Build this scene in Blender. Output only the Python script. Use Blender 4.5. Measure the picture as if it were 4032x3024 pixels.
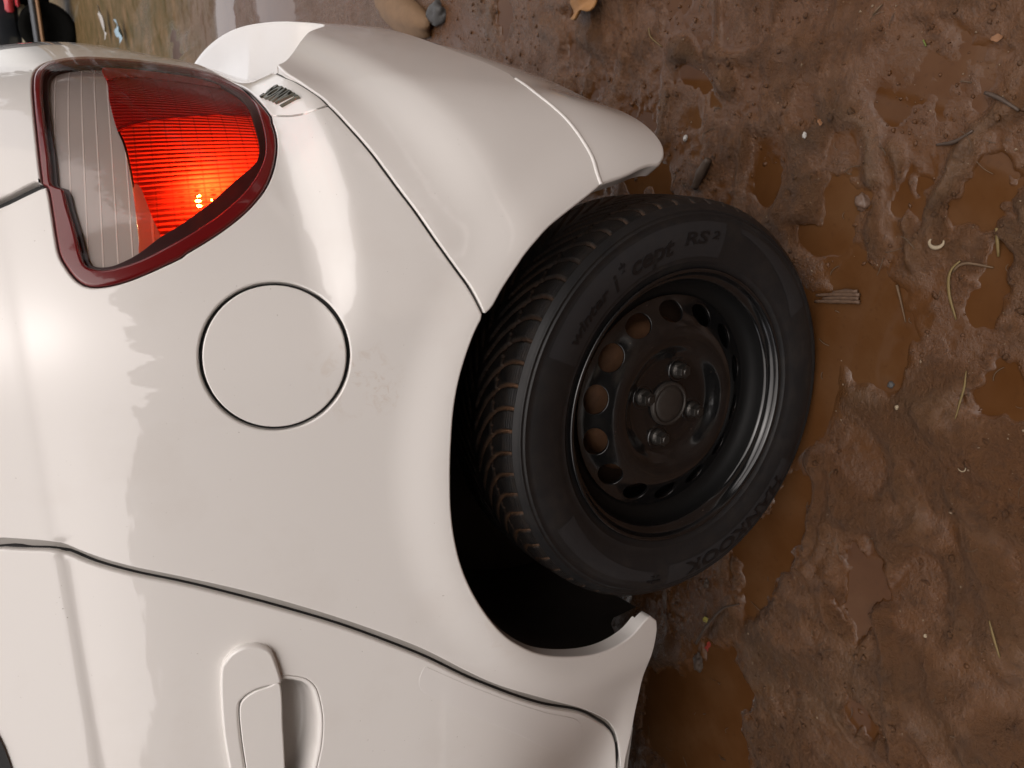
import bpy, bmesh, math, random
import numpy as np
from mathutils import Vector, Matrix, geometry

for o in list(bpy.data.objects): bpy.data.objects.remove(o, do_unlink=True)
scene = bpy.context.scene
COL = scene.collection
rng = np.random.default_rng(7); random.seed(7)

# ---------------------------------------------------------------- camera (phone held on its side, so the world's "up" is the picture's left)
cd = bpy.data.cameras.new('camera'); cam = bpy.data.objects.new('camera', cd); COL.objects.link(cam)
right, down, fwd = Vector((0, -.5226, -.8526)), Vector((-.9653, -.2228, .1366)), Vector((-.2613, .8230, -.5044))
M3 = Matrix((right, -down, -fwd)).transposed()
cam.matrix_world = Matrix.Translation((.3130, -.7532, 1.0220)) @ M3.to_4x4()
cd.sensor_width = 36; cd.lens = 27.035; cd.clip_start = .02; cd.clip_end = 500
cd.dof.use_dof = True; cd.dof.focus_distance = .98; cd.dof.aperture_fstop = 11      # a 2.4 mm phone aperture
scene.camera = cam

# ---------------------------------------------------------------- sky and sun: dull evening light, thin cloud
SUN_EL, SUN_AZ = math.radians(56), math.radians(156)      # azimuth measured from +Y clockwise: the sun stands behind the camera, towards the car's tail
w = bpy.data.worlds.new('World'); scene.world = w; w.use_nodes = True
nt = w.node_tree; nt.nodes.clear()
sky = nt.nodes.new('ShaderNodeTexSky'); sky.sky_type = 'NISHITA'; sky.sun_disc = False
sky.sun_elevation = SUN_EL; sky.sun_rotation = SUN_AZ; sky.air_density = 1.2; sky.dust_density = 1.8; sky.ozone_density = .6
hs = nt.nodes.new('ShaderNodeHueSaturation'); hs.inputs['Saturation'].default_value = .16
bg = nt.nodes.new('ShaderNodeBackground'); bg.inputs['Strength'].default_value = .15
wo = nt.nodes.new('ShaderNodeOutputWorld')
nt.links.new(sky.outputs[0], hs.inputs['Color']); tint = nt.nodes.new('ShaderNodeMix'); tint.data_type = 'RGBA'; tint.blend_type = 'MULTIPLY'; tint.inputs[0].default_value = 1; tint.inputs[7].default_value = (1, .955, .945, 1)   # warm evening cloud
nt.links.new(hs.outputs[0], tint.inputs[6]); nt.links.new(tint.outputs[2], bg.inputs[0]); nt.links.new(bg.outputs[0], wo.inputs[0])
sd = bpy.data.lights.new('sun', 'SUN'); sun = bpy.data.objects.new('sun', sd); COL.objects.link(sun)
sd.energy = 1.0; sd.angle = math.radians(120); sd.color = (1, .84, .68)
sdir = Vector((math.sin(SUN_AZ) * math.cos(SUN_EL), math.cos(SUN_AZ) * math.cos(SUN_EL), math.sin(SUN_EL)))
sun.rotation_euler = sdir.to_track_quat('Z', 'Y').to_euler()
vs = scene.view_settings; vs.view_transform = 'Standard'; vs.look = 'None'; vs.gamma = 1; vs.exposure = .62
vs.use_curve_mapping = False

# ---------------------------------------------------------------- helpers
def tag(o, label=None, cat=None, group=None, kind=None):
    for k, v in (('label', label), ('category', cat), ('group', group), ('kind', kind)):
        if v: o[k] = v
    return o
def empty(name, loc=(0, 0, 0), parent=None):
    o = bpy.data.objects.new(name, None); COL.objects.link(o); o.location = loc; o.empty_display_size = .05
    if parent: o.parent = parent
    return o
def link(name, me, mat, parent=None, loc=(0, 0, 0)):
    o = bpy.data.objects.new(name, me); COL.objects.link(o); o.location = loc
    if mat is not None: me.materials.append(mat)
    if parent is not None: o.parent = parent
    return o
def mesh(name, V, Fc, mat, parent=None, smooth=True, nrm=None, loc=(0, 0, 0)):
    me = bpy.data.meshes.new(name); me.from_pydata([tuple(map(float, v)) for v in V], [], [tuple(map(int, f)) for f in Fc])
    me.update()
    if smooth: me.shade_smooth()
    else: me.shade_flat()
    if nrm is not None: me.normals_split_custom_set_from_vertices([tuple(map(float, n)) for n in nrm])
    return link(name, me, mat, parent, loc)
def fast_mesh(name, V, quads, mat, parent=None, smooth=True):
    V = np.asarray(V, np.float32); Q = np.asarray(quads, np.int32); k = Q.shape[1]
    me = bpy.data.meshes.new(name); me.vertices.add(len(V)); me.vertices.foreach_set('co', V.ravel())
    me.loops.add(Q.size); me.loops.foreach_set('vertex_index', Q.ravel())
    me.polygons.add(len(Q)); me.polygons.foreach_set('loop_start', np.arange(0, Q.size, k, dtype=np.int32))
    me.update(calc_edges=True); me.validate()
    if smooth: me.shade_smooth()
    else: me.shade_flat()
    return link(name, me, mat, parent)
def grid_quads(a, b, wrap_a=False):
    i = np.arange(a if wrap_a else a - 1); j = np.arange(b - 1)
    I, J = np.meshgrid(i, j, indexing='ij'); I2 = (I + 1) % a
    return np.stack([I * b + J, I2 * b + J, I2 * b + J + 1, I * b + J + 1], -1).reshape(-1, 4)

# ---------------------------------------------------------------- material helpers
def mat(name, base=(.5, .5, .5), rough=.5, metal=0., coat=0., coat_rough=.03, spec=.5, trans=0., ior=1.45):
    m = bpy.data.materials.new(name); m.use_nodes = True
    p = m.node_tree.nodes['Principled BSDF']
    p.inputs['Base Color'].default_value = (*base, 1); p.inputs['Roughness'].default_value = rough
    p.inputs['Metallic'].default_value = metal; p.inputs['Coat Weight'].default_value = coat
    p.inputs['Coat Roughness'].default_value = coat_rough; p.inputs['Coat IOR'].default_value = 1.6; p.inputs['Specular IOR Level'].default_value = spec
    p.inputs['Transmission Weight'].default_value = trans; p.inputs['IOR'].default_value = ior
    return m, m.node_tree, p
def nd(t, kind, **kw):
    n = t.nodes.new('ShaderNode' + kind)
    for k, v in kw.items():
        if k.startswith('_'): setattr(n, k[1:], v)
        else: n.inputs[k.replace('_', ' ')].default_value = v
    return n
def coords(t, scale=1.0):
    tc = t.nodes.new('ShaderNodeTexCoord'); return tc.outputs['Object']
def noise(t, vec, scale, detail=4., rough=.55, dist=0.):
    n = nd(t, 'TexNoise', Scale=scale, Detail=detail, Roughness=rough, Distortion=dist); t.links.new(vec, n.inputs['Vector']); return n.outputs['Fac']
def ramp(t, fac, stops):
    r = t.nodes.new('ShaderNodeValToRGB'); cr = r.color_ramp
    while len(cr.elements) > 2: cr.elements.remove(cr.elements[-1])
    cr.elements[0].position, cr.elements[0].color = stops[0][0], (*stops[0][1], 1)
    cr.elements[1].position, cr.elements[1].color = stops[1][0], (*stops[1][1], 1)
    for p, c in stops[2:]:
        e = cr.elements.new(p); e.color = (*c, 1)
    t.links.new(fac, r.inputs[0]); return r.outputs[0]
def vramp(t, fac, a, b, lo=0., hi=1.):
    m = nd(t, 'MapRange'); m.inputs[1].default_value = a; m.inputs[2].default_value = b; m.inputs[3].default_value = lo; m.inputs[4].default_value = hi
    t.links.new(fac, m.inputs[0]); return m.outputs[0]
def mixc(t, fac, a, b, mode='MIX'):
    m = t.nodes.new('ShaderNodeMix'); m.data_type = 'RGBA'; m.blend_type = mode
    for s, v in ((m.inputs[0], fac), (m.inputs[6], a), (m.inputs[7], b)):
        if hasattr(v, 'links'): t.links.new(v, s)
        elif isinstance(v, (int, float)): s.default_value = v
        else: s.default_value = (*v, 1)
    return m.outputs[2]
def mathn(t, op, a, b=0.):
    m = t.nodes.new('ShaderNodeMath'); m.operation = op
    for s, v in ((m.inputs[0], a), (m.inputs[1], b)):
        if hasattr(v, 'links'): t.links.new(v, s)
        else: s.default_value = v
    return m.outputs[0]
def bump(t, p, h, strength, dist):
    b = nd(t, 'Bump', Strength=strength, Distance=dist); t.links.new(h, b.inputs['Height']); t.links.new(b.outputs[0], p.inputs['Normal']); return b

# ---------------------------------------------------------------- materials
def make_paint():
    m, t, p = mat('white_car_paint', (.80, .775, .745), .30, 0, 1.0, .012, .5)
    v = coords(t)
    spec = noise(t, v, 260, 2, .6); spots = vramp(t, spec, .735, .76)                     # tiny dirt specks
    big = noise(t, v, 9, 4, .6); dirt = mathn(t, 'MULTIPLY', vramp(t, big, .55, .8), .10)  # faint road film
    gate = vramp(t, noise(t, v, 14, 2), .5, .62)
    c = mixc(t, dirt, (.80, .775, .745), (.46, .36, .27))
    c = mixc(t, mathn(t, 'MULTIPLY', mathn(t, 'MULTIPLY', spots, gate), .6), c, (.20, .15, .11))
    # brown smear below the fuel flap, yellowish film by the wheel arch
    for (sx, sy, sz, rad, am, sc) in ((.115, -.035, .765, .055, .30, 60), (.10, -.04, .74, .03, .35, 110), (-.20, -.05, .60, .05, .25, 60), (-.26, -.04, .47, .05, .22, 50)):
        dn = nd(t, 'VectorMath', _operation='DISTANCE'); dn.inputs[1].default_value = (sx, sy, sz); t.links.new(v, dn.inputs[0])
        k = mathn(t, 'MULTIPLY', vramp(t, dn.outputs['Value'], rad * .2, rad, 1, 0), vramp(t, noise(t, v, sc, 5, .65, .8), .52, .66))
        c = mixc(t, mathn(t, 'MULTIPLY', k, am), c, (.50, .35, .22))
    t.links.new(c, p.inputs['Base Color'])
    pe = noise(t, v, 700, 2, .5); wv = noise(t, v, 5, 2, .5)                               # orange peel and slight panel waviness
    hsum = mathn(t, 'ADD', mathn(t, 'MULTIPLY', pe, .010), mathn(t, 'MULTIPLY', wv, .6))
    b = bump(t, p, hsum, .30, .0012)
    t.links.new(b.outputs[0], p.inputs['Coat Normal'])
    return m
PAINT = make_paint()
def make_rubber(name, base, rough, dust=(.10, .075, .055), amount=.35, scale=60):
    m, t, p = mat(name, base, rough, spec=.5)
    v = coords(t)
    a = noise(t, v, scale, 6, .65); b = noise(t, v, 8, 3)
    f = mathn(t, 'MULTIPLY', mathn(t, 'MULTIPLY', vramp(t, a, .4, .75), vramp(t, b, .35, .7)), amount)
    t.links.new(mixc(t, f, base, dust), p.inputs['Base Color'])
    t.links.new(vramp(t, b, .3, .7, rough - .08, rough + .12), p.inputs['Roughness'])
    bump(t, p, noise(t, v, 500, 3), .25, .0006)
    return m
RUBBER = make_rubber('tyre_rubber', (.0125, .0125, .0135), .46, amount=.22)
RUBBER_BAND = make_rubber('tyre_band_rubber', (.022, .022, .024), .54, amount=.12)
RUBBER_TEXT = make_rubber('tyre_letter_rubber', (.006, .006, .007), .45, amount=.1)
def make_tread():
    m, t, p = mat('tyre_tread_rubber', (.013, .0125, .0125), .52, spec=.4)
    at = nd(t, 'Attribute', _attribute_name='mud'); v = coords(t)
    n = noise(t, v, 55, 5, .7); n2 = noise(t, v, 12, 3)
    f = mathn(t, 'MULTIPLY', at.outputs['Fac'], vramp(t, n2, .35, .6, .25, 1))
    thin = mathn(t, 'MULTIPLY', vramp(t, n, .42, .75), .35)
    c = mixc(t, thin, (.013, .0125, .0125), (.09, .062, .045))
    c = mixc(t, f, c, (.20, .11, .062))
    t.links.new(c, p.inputs['Base Color']); t.links.new(vramp(t, n, .3, .7, .42, .65), p.inputs['Roughness'])
    # fine sipes: thin zig-zag lines across the blocks
    w = nd(t, 'TexWave', Scale=130., Distortion=2.5, Detail=1., Detail_Scale=3.); w.bands_direction = 'Y'
    t.links.new(v, w.inputs['Vector']); bump(t, p, w.outputs['Fac'], .35, .0012)
    return m
TREAD = make_tread()
def make_rim():
    m, t, p = mat('black_rim_enamel', (.006, .006, .0065), .22, 0, .5, .14, .5)
    v = coords(t)
    sp = vramp(t, noise(t, v, 330, 2, .6), .70, .74); b = noise(t, v, 20, 3)
    c = mixc(t, mathn(t, 'MULTIPLY', sp, vramp(t, b, .4, .6)), (.006, .006, .0065), (.12, .09, .07))
    film = mathn(t, 'MULTIPLY', vramp(t, noise(t, v, 35, 5, .65), .5, .8), .12)
    t.links.new(mixc(t, film, c, (.07, .052, .038)), p.inputs['Base Color'])
    t.links.new(vramp(t, noise(t, v, 26, 4), .3, .75, .09, .24), p.inputs['Roughness'])
    return m
RIM = make_rim()
RIM_WELL, _t, _p = mat('dull_black_rim_well', (.005, .005, .005), .6, spec=.25)
def simple(name, base, rough, metal=0., coat=0., var=.3, scale=40, **kw):
    m, t, p = mat(name, base, rough, metal, coat, **kw)
    v = coords(t); n = noise(t, v, scale, 5, .6)
    t.links.new(mixc(t, vramp(t, n, .3, .7, 0, var), base, tuple(c * .35 for c in base)), p.inputs['Base Color'])
    bump(t, p, noise(t, v, scale * 4, 3), .2, .001)
    return m
BLACK = simple('black_plastic', (.012, .012, .012), .6)
LINER = simple('black_wheel_liner', (.028, .024, .020), .55, var=.8, scale=18)
RUST = simple('rusty_brake_drum', (.16, .075, .035), .75, scale=70, var=.6)
STEEL = simple('dirty_bolt_steel', (.06, .055, .05), .34, .7, scale=120)
CHROME = simple('chrome_plastic', (.15, .14, .11), .20, 1.0, var=.25, scale=200)
SEALER = simple('cream_seam_sealer', (.72, .66, .58), .45, scale=60, var=.15)
DEEP_BLACK = simple('sooty_black', (.004, .004, .0035), .9, spec=.1)
GLASS_D, _t, _p = mat('dark_window_glass', (.010, .011, .012), .04, 0, 1)
SHADE_JOINT_GREY = simple('gap_shade_joint_grey', (.40, .38, .355), .45, var=.15)  # in the door gap: white body paint greyed for shade; on panel joints: plain grey

# ---------------------------------------------------------------- car body surface (metres, x to the rear, y into the car, z up)
SEAM_S, SEAM_Z = [.15, .20, .28, .34, .45, .60, .70], [.618, .642, .672, .69, .725, .755, .76]
YC = 0.77                                   # centre line of the car
def spline(xs, ys):
    xs = np.array(xs, float); ys = np.array(ys, float); n = len(xs); h = np.diff(xs)
    A = np.zeros((n, n)); r = np.zeros(n); A[0, 0] = A[-1, -1] = 1
    for i in range(1, n - 1):
        A[i, i - 1] = h[i - 1]; A[i, i] = 2 * (h[i - 1] + h[i]); A[i, i + 1] = h[i]
        r[i] = 3 * ((ys[i + 1] - ys[i]) / h[i] - (ys[i] - ys[i - 1]) / h[i - 1])
    c = np.linalg.solve(A, r)
    def f(x):
        x = np.clip(np.asarray(x, float), xs[0], xs[-1]); i = np.clip(np.searchsorted(xs, x) - 1, 0, n - 2)
        d = x - xs[i]; hi = h[i]
        b = (ys[i + 1] - ys[i]) / hi - hi * (2 * c[i] + c[i + 1]) / 3
        return ys[i] + b * d + c[i] * d ** 2 + (c[i + 1] - c[i]) / (3 * hi) * d ** 3
    return f
def sstep(a, b, x):
    t = np.clip((x - a) / (b - a), 0, 1); return t * t * t * (t * (6 * t - 15) + 10)
ZB = 1.04                                   # belt crease height
side_up = spline([.20, .30, .40, .50, .60, .68, .76, .84, .92, .98, 1.01, 1.04],
                 [-.006, -.024, -.038, -.050, -.0575, -.0475, -.0285, -.0075, .0160, .0360, .0480, .0620])
door_in = spline([.20, .30, .335, .36, .385, .41, .46, .52, .60, .70, .80, 1.1],
                 [.036, .034, .034, .042, .052, .056, .052, .038, .018, .004, 0, 0])
rear_x = spline([.20, .60, .66, .70, .7316, .774, .854, .93, .97, 1.025, 1.10, 1.20, 1.6],
                [.466, .468, .470, .473, .478, .489, .5007, .5075, .5056, .497, .475, .440, .30])
bumper_x = spline([.20, .335, .44, .50, .55, .62, .70, .78, .9],
                  [.505, .527, .546, .547, .546, .543, .538, .532, .51])
corner = spline([.2, .335, .45, .6, .75, .9, 1.05, 1.2], [.06, .07, .10, .14, .18, .22, .24, .25])
AX, AZ = -0.01, 0.335                       # wheel-arch centre
def S(x, z):
    y = side_up(np.minimum(z, ZB)) + np.where(z > ZB, np.minimum(z - ZB, .005) * .02 + np.clip(z - ZB - .005, 0, None) * .40, 0)
    y = y + door_in(z) * sstep(-.30, -.62, x)
    y = y + .22 * np.clip(x - .05, 0, None) ** 2 + .02 * np.clip(-x - .5, 0, None)
    r = np.hypot(x - AX, z - AZ)
    y = y - .010 * (1 - sstep(.33, .41, r)) * sstep(-.5, -.3, x)
    return y
def rear_body(y, z):                        # the tail tucks in below the lamps but flares back out at the corner to meet the bumper
    w = (1 - sstep(.17, .40, y)) * (1 - sstep(.735, .80, z))
    return rear_x(z) * (1 - w) + bumper_x(z) * w - .32 * (y - YC) ** 2
def rear_bumper(y, z):
    return bumper_x(z) - .32 * (y - YC) ** 2
def F(x, y, z, rear=rear_body):
    y = np.where(y > YC, 2 * YC - y, y)
    k = corner(z)
    a = S(x, z) - y + k
    b = x - rear(y, z) + k
    return (np.clip(a, 0, None) ** 2.2 + np.clip(b, 0, None) ** 2.2) ** (1 / 2.2) + np.minimum(np.maximum(a, b), 0) - k
def zseam(s):                               # height of the quarter-panel / bumper seam along s
    return np.interp(s, SEAM_S, SEAM_Z)
def FB(x, y, z):                            # the bumper skin bulges a little below the seam
    s = np.arctan2(x, YC - y) * YC
    d = np.clip(zseam(s) - z, 0, None)
    return F(x, y, z, rear_bumper) - .020 * sstep(0, .10, d) * sstep(.13, .36, s)
def surf(s, z, fn=F):                       # s = angle round the vertical axis through (0, YC), times YC
    s = np.asarray(s, float); z = np.asarray(z, float)
    th = s / YC; sx, cy = np.sin(th), -np.cos(th)
    lo = np.full(np.broadcast(s, z).shape, .25); hi = np.full(lo.shape, 2.6)
    for _ in range(44):
        m = (lo + hi) / 2; v = fn(m * sx, YC + m * cy, z)
        lo = np.where(v < 0, m, lo); hi = np.where(v < 0, hi, m)
    return np.stack([lo * sx, YC + lo * cy, z + 0 * lo], -1)
def surf_bumper(s, z):
    return surf(s, z, FB)
def normals(fn, s, z, h=2e-3):
    a = fn(s + h, z) - fn(s - h, z); b = fn(s, z + h) - fn(s, z - h)
    n = np.cross(a, b); return n / np.linalg.norm(n, axis=-1, keepdims=True)

# ---------------------------------------------------------------- outlines of the panels, as (s, z) on the body surface
OUT = {
    'lamp_up': [[0.3412,1.0089],[0.3696,1.0081],[0.414,1.0063],[0.4532,1.0047],[0.4986,1.0022],[0.5328,0.9985],[0.5609,0.991],[0.5887,0.9781],[0.6086,0.9614],[0.621,0.9399],[0.6271,0.9165],[0.6496,0.88],[0.6616,0.8425],[0.6608,0.8088],[0.6396,0.7854],[0.5703,0.7771],[0.4967,0.7777],[0.4517,0.7783],[0.4257,0.7784]],
    'lamp_lo': [[0.4164,0.78],[0.3872,0.7831],[0.3627,0.7887],[0.3403,0.7969],[0.3199,0.8075],[0.3034,0.8197],[0.2867,0.8366],[0.2714,0.8569],[0.2587,0.8775],[0.2467,0.9],[0.2445,0.9016],[0.2337,0.9288],[0.2267,0.9494],[0.2234,0.9664],[0.2237,0.9816],[0.2277,0.9897],[0.2361,0.9961],[0.2482,1.001],[0.2598,1.0043],[0.276,1.0049],[0.3028,1.0046],[0.3296,1.0044],[0.337,1.0051]],
    'tgap_hi': [[0.3312,1.044],[0.3473,1.0105]],
    'tgap_lo': [[0.3213,1.045],[0.3371,1.0082]],
    'seam2': [[0.4249,0.7777],[0.4205,0.7741],[0.4072,0.7643],[0.4012,0.7563],[0.4005,0.7437],[0.4048,0.7308]],
    'bseam_rear': [[0.5247,0.7509],[0.491,0.751],[0.4697,0.7475],[0.4429,0.7415],[0.4192,0.7335],[0.4048,0.7308]],
    'bseam': [[0.4048,0.7308],[0.4005,0.7293],[0.3777,0.7235],[0.3566,0.7173],[0.3318,0.7093],[0.3091,0.7024],[0.2869,0.6946],[0.2667,0.6859],[0.2349,0.6721],[0.202,0.6544],[0.1856,0.6454],[0.16,0.6346]],
    'arch_q': [[0.1567,0.6329],[0.1415,0.6433],[0.1181,0.6545],[0.0941,0.663],[0.0669,0.6689],[0.0339,0.6723],[-0.0002,0.6741],[-0.0385,0.6739],[-0.0735,0.67],[-0.106,0.6621],[-0.1362,0.6495],[-0.1644,0.6328],[-0.1908,0.6116],[-0.2119,0.586],[-0.2294,0.5581],[-0.2466,0.5201],[-0.2609,0.4794],[-0.2684,0.4453],[-0.2699,0.4154],[-0.2668,0.392],[-0.2591,0.374],[-0.2551,0.3601]],
    'arch_b': [[0.2769,0.4642],[0.2663,0.4844],[0.2495,0.5186],[0.2353,0.546],[0.2227,0.5641],[0.2117,0.5784],[0.2015,0.5889],[0.18,0.6099],[0.1637,0.6228],[0.1576,0.6329]],
    'arch_s': [[0.3017,0.36],[0.3002,0.3772],[0.2955,0.3952],[0.2862,0.4237],[0.2769,0.4629]],
    'skirt_seam': [[0.4616,0.4814],[0.4458,0.4848],[0.4344,0.4849],[0.4045,0.4844],[0.3789,0.4771],[0.3554,0.47],[0.3318,0.4659],[0.3078,0.4639],[0.2897,0.4659],[0.2769,0.4649]],
    'sill': [[-0.2669,0.3455],[-0.2794,0.3433],[-0.3016,0.3465],[-0.33,0.3531],[-0.3671,0.3525],[-0.4114,0.3506],[-0.4511,0.3475],[-0.4964,0.3499]],
    'dgap_q': [[-0.0263,1.0891],[-0.0303,1.0668],[-0.0362,1.0418],[-0.0498,1.02],[-0.0649,0.9901],[-0.0848,0.9377],[-0.1069,0.8827],[-0.128,0.8362],[-0.1497,0.7921],[-0.1747,0.7443],[-0.1982,0.7026],[-0.2287,0.6575],[-0.253,0.6191],[-0.2911,0.5513],[-0.3409,0.4768],[-0.3942,0.4162],[-0.4279,0.3866],[-0.4542,0.3708],[-0.4787,0.3622],[-0.4975,0.3576]],
    'dgap_d': [[-0.0387,1.0907],[-0.0421,1.0683],[-0.0462,1.043],[-0.0624,1.0164],[-0.0772,0.9834],[-0.0938,0.9386],[-0.1175,0.8836],[-0.1386,0.837],[-0.1598,0.7927],[-0.1854,0.7448],[-0.2089,0.7029],[-0.2379,0.6577],[-0.261,0.6189],[-0.3025,0.5499],[-0.3491,0.475],[-0.4005,0.4203],[-0.4363,0.3873],[-0.4594,0.3734],[-0.4782,0.3677],[-0.4972,0.3637]],
    'fuel': [[0.1323,0.7666],[0.1261,0.7674],[0.1199,0.7687],[0.1138,0.7704],[0.1079,0.7728],[0.1022,0.7756],[0.0968,0.7789],[0.0917,0.7827],[0.087,0.7869],[0.0826,0.7915],[0.0787,0.7964],[0.0752,0.8017],[0.0723,0.8073],[0.0699,0.813],[0.068,0.8189],[0.0667,0.825],[0.066,0.8311],[0.0658,0.8373],[0.0662,0.8434],[0.0672,0.8494],[0.0688,0.8554],[0.071,0.8611],[0.0736,0.8666],[0.0768,0.8719],[0.0805,0.8769],[0.0846,0.8815],[0.0892,0.8858],[0.0941,0.8897],[0.0993,0.8931],[0.1049,0.8962],[0.1107,0.8987],[0.1166,0.9008],[0.1227,0.9023],[0.129,0.9034],[0.1352,0.9039],[0.1415,0.9039],[0.1477,0.9034],[0.1539,0.9024],[0.1599,0.9008],[0.1658,0.8988],[0.1715,0.8963],[0.177,0.8933],[0.1822,0.8899],[0.187,0.8861],[0.1916,0.8819],[0.1957,0.8773],[0.1994,0.8724],[0.2027,0.8672],[0.2056,0.8617],[0.2079,0.856],[0.2097,0.8502],[0.211,0.8442],[0.2117,0.8381],[0.2119,0.8321],[0.2115,0.826],[0.2106,0.82],[0.2091,0.8141],[0.2071,0.8084],[0.2046,0.8029],[0.2016,0.7976],[0.198,0.7927],[0.1941,0.7881],[0.1897,0.7841],[0.1849,0.7804],[0.1798,0.7772],[0.1744,0.7744],[0.1689,0.772],[0.1631,0.77],[0.1571,0.7684],[0.151,0.7673],[0.1448,0.7666],[0.1386,0.7663]],
    'fuel_in': [[0.1327,0.7701],[0.1268,0.7708],[0.1209,0.7721],[0.1151,0.7738],[0.1095,0.776],[0.1041,0.7787],[0.099,0.7818],[0.0942,0.7854],[0.0897,0.7894],[0.0855,0.7937],[0.0818,0.7984],[0.0785,0.8034],[0.0758,0.8087],[0.0735,0.8141],[0.0717,0.8197],[0.0704,0.8255],[0.0697,0.8313],[0.0696,0.8371],[0.07,0.8429],[0.0709,0.8486],[0.0724,0.8542],[0.0745,0.8597],[0.077,0.8649],[0.08,0.8699],[0.0835,0.8746],[0.0874,0.879],[0.0917,0.8831],[0.0964,0.8868],[0.1014,0.8901],[0.1066,0.893],[0.1121,0.8954],[0.1178,0.8973],[0.1236,0.8988],[0.1295,0.8998],[0.1354,0.9003],[0.1414,0.9003],[0.1473,0.8998],[0.1532,0.8989],[0.1589,0.8974],[0.1645,0.8955],[0.1699,0.8931],[0.1751,0.8903],[0.18,0.8871],[0.1847,0.8834],[0.189,0.8794],[0.1929,0.8751],[0.1964,0.8704],[0.1996,0.8654],[0.2023,0.8603],[0.2045,0.8549],[0.2062,0.8493],[0.2074,0.8437],[0.2081,0.8379],[0.2083,0.8322],[0.2079,0.8264],[0.207,0.8207],[0.2056,0.8152],[0.2037,0.8097],[0.2013,0.8045],[0.1984,0.7995],[0.1951,0.7948],[0.1914,0.7905],[0.1872,0.7866],[0.1827,0.7831],[0.1778,0.78],[0.1728,0.7773],[0.1674,0.775],[0.1619,0.7731],[0.1563,0.7716],[0.1505,0.7706],[0.1446,0.77],[0.1387,0.7698]],
    'handle': [[-0.3074,0.9168],[-0.2618,0.9187],[-0.2165,0.9171],[-0.1897,0.9141],[-0.1814,0.9103],[-0.1725,0.9029],[-0.167,0.8935],[-0.1656,0.8813],[-0.1684,0.8712],[-0.1752,0.864],[-0.1924,0.8594],[-0.2068,0.8568],[-0.2609,0.8588],[-0.3128,0.8606],[-0.3553,0.8633],[-0.3855,0.867],[-0.4021,0.8774],[-0.4043,0.8922],[-0.3947,0.9056],[-0.3661,0.9144]],
    'flap': [[-0.2121,0.8577],[-0.2132,0.8712],[-0.2167,0.8843],[-0.2241,0.8954],[-0.2344,0.9008],[-0.2634,0.9021],[-0.3088,0.9008],[-0.3519,0.8989],[-0.3653,0.8931],[-0.3701,0.8792],[-0.368,0.864],[-0.3128,0.8606],[-0.2609,0.8588]],
    'recess': [[-0.2079,0.8565],[-0.2117,0.8376],[-0.217,0.8294],[-0.2248,0.8237],[-0.2386,0.8204],[-0.2576,0.8187],[-0.2725,0.8193],[-0.2918,0.8221],[-0.3097,0.8269],[-0.3325,0.834],[-0.3468,0.8455],[-0.3532,0.8583],[-0.3528,0.8776],[-0.3395,0.8925],[-0.3106,0.8935],[-0.2786,0.8943],[-0.2412,0.8919],[-0.2228,0.8871],[-0.215,0.875]],
    'film': [[-0.2164,0.7032],[-0.2201,0.7075],[-0.2339,0.7122],[-0.2389,0.7114],[-0.2488,0.7021],[-0.2885,0.6392],[-0.3273,0.58],[-0.4226,0.4657],[-0.3644,0.4729],[-0.3094,0.5493],[-0.2666,0.6188],[-0.2438,0.6578]],
    'lens_split': [[0.6235,0.9259],[0.5256,0.9291],[0.4721,0.9343],[0.4208,0.9355],[0.3887,0.9332],[0.3368,0.9341],[0.2756,0.9381],[0.2532,0.9402]],
    'badge': [[0.4766,0.7677],[0.4273,0.7594]],
    'lens_in': [[0.4958,0.9926],[0.546,0.9853],[0.5751,0.9684],[0.5933,0.9423],[0.6016,0.9191],[0.618,0.884],[0.6311,0.847],[0.6316,0.8138],[0.603,0.7927],[0.5361,0.7851],[0.4779,0.7857],[0.4221,0.7926],[0.3842,0.7981],[0.3612,0.805],[0.3476,0.8138],[0.3207,0.8441],[0.3019,0.8652],[0.279,0.8973],[0.268,0.9168],[0.2516,0.9404],[0.2422,0.9638],[0.2436,0.9789],[0.2517,0.9854],[0.2829,0.9876],[0.3125,0.9901],[0.3336,0.9913],[0.34,0.9996],[0.3777,0.9979],[0.4288,0.9965]],
    'amber': [[0.3292,0.9339],[0.3322,0.9274],[0.2991,0.9232],[0.2731,0.9186],[0.2674,0.9189],[0.2547,0.9393],[0.2755,0.9374]],
    'top_strip': [[0.5916,0.9266],[0.6034,0.9124],[0.6152,0.8843],[0.6232,0.8482],[0.6232,0.8153],[0.6044,0.7962],[0.5776,0.796],[0.5752,0.8241],[0.5738,0.856],[0.5636,0.8912],[0.5453,0.9159],[0.5319,0.9283]],
    'crease': [[0.493,0.7624],[0.5428,0.7363],[0.5955,0.7069],[0.645,0.6812]],
    'rim_in': [[0.4961,0.9936],[0.5461,0.986],[0.5789,0.9689],[0.5976,0.9419],[0.6064,0.9186],[0.6238,0.8832],[0.6377,0.846],[0.6388,0.8126],[0.611,0.7901],[0.5393,0.7825],[0.4754,0.7831],[0.4215,0.7887],[0.3843,0.7945],[0.3587,0.8016],[0.3388,0.8114],[0.3192,0.8251],[0.3016,0.8422],[0.2842,0.8644],[0.2683,0.8909],[0.2557,0.916],[0.2453,0.9401],[0.2399,0.9641],[0.2421,0.9791],[0.251,0.9861],[0.283,0.9882],[0.3118,0.9908],[0.3325,0.9921],[0.339,1.0004],[0.3779,0.9987],[0.429,0.9973]],
    'bulb': [[0.3013,0.8735]],
    'dark_split': [[0.4154,0.9335],[0.426,0.9119],[0.4396,0.8676],[0.4534,0.8163],[0.4564,0.7881]],
}

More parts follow.
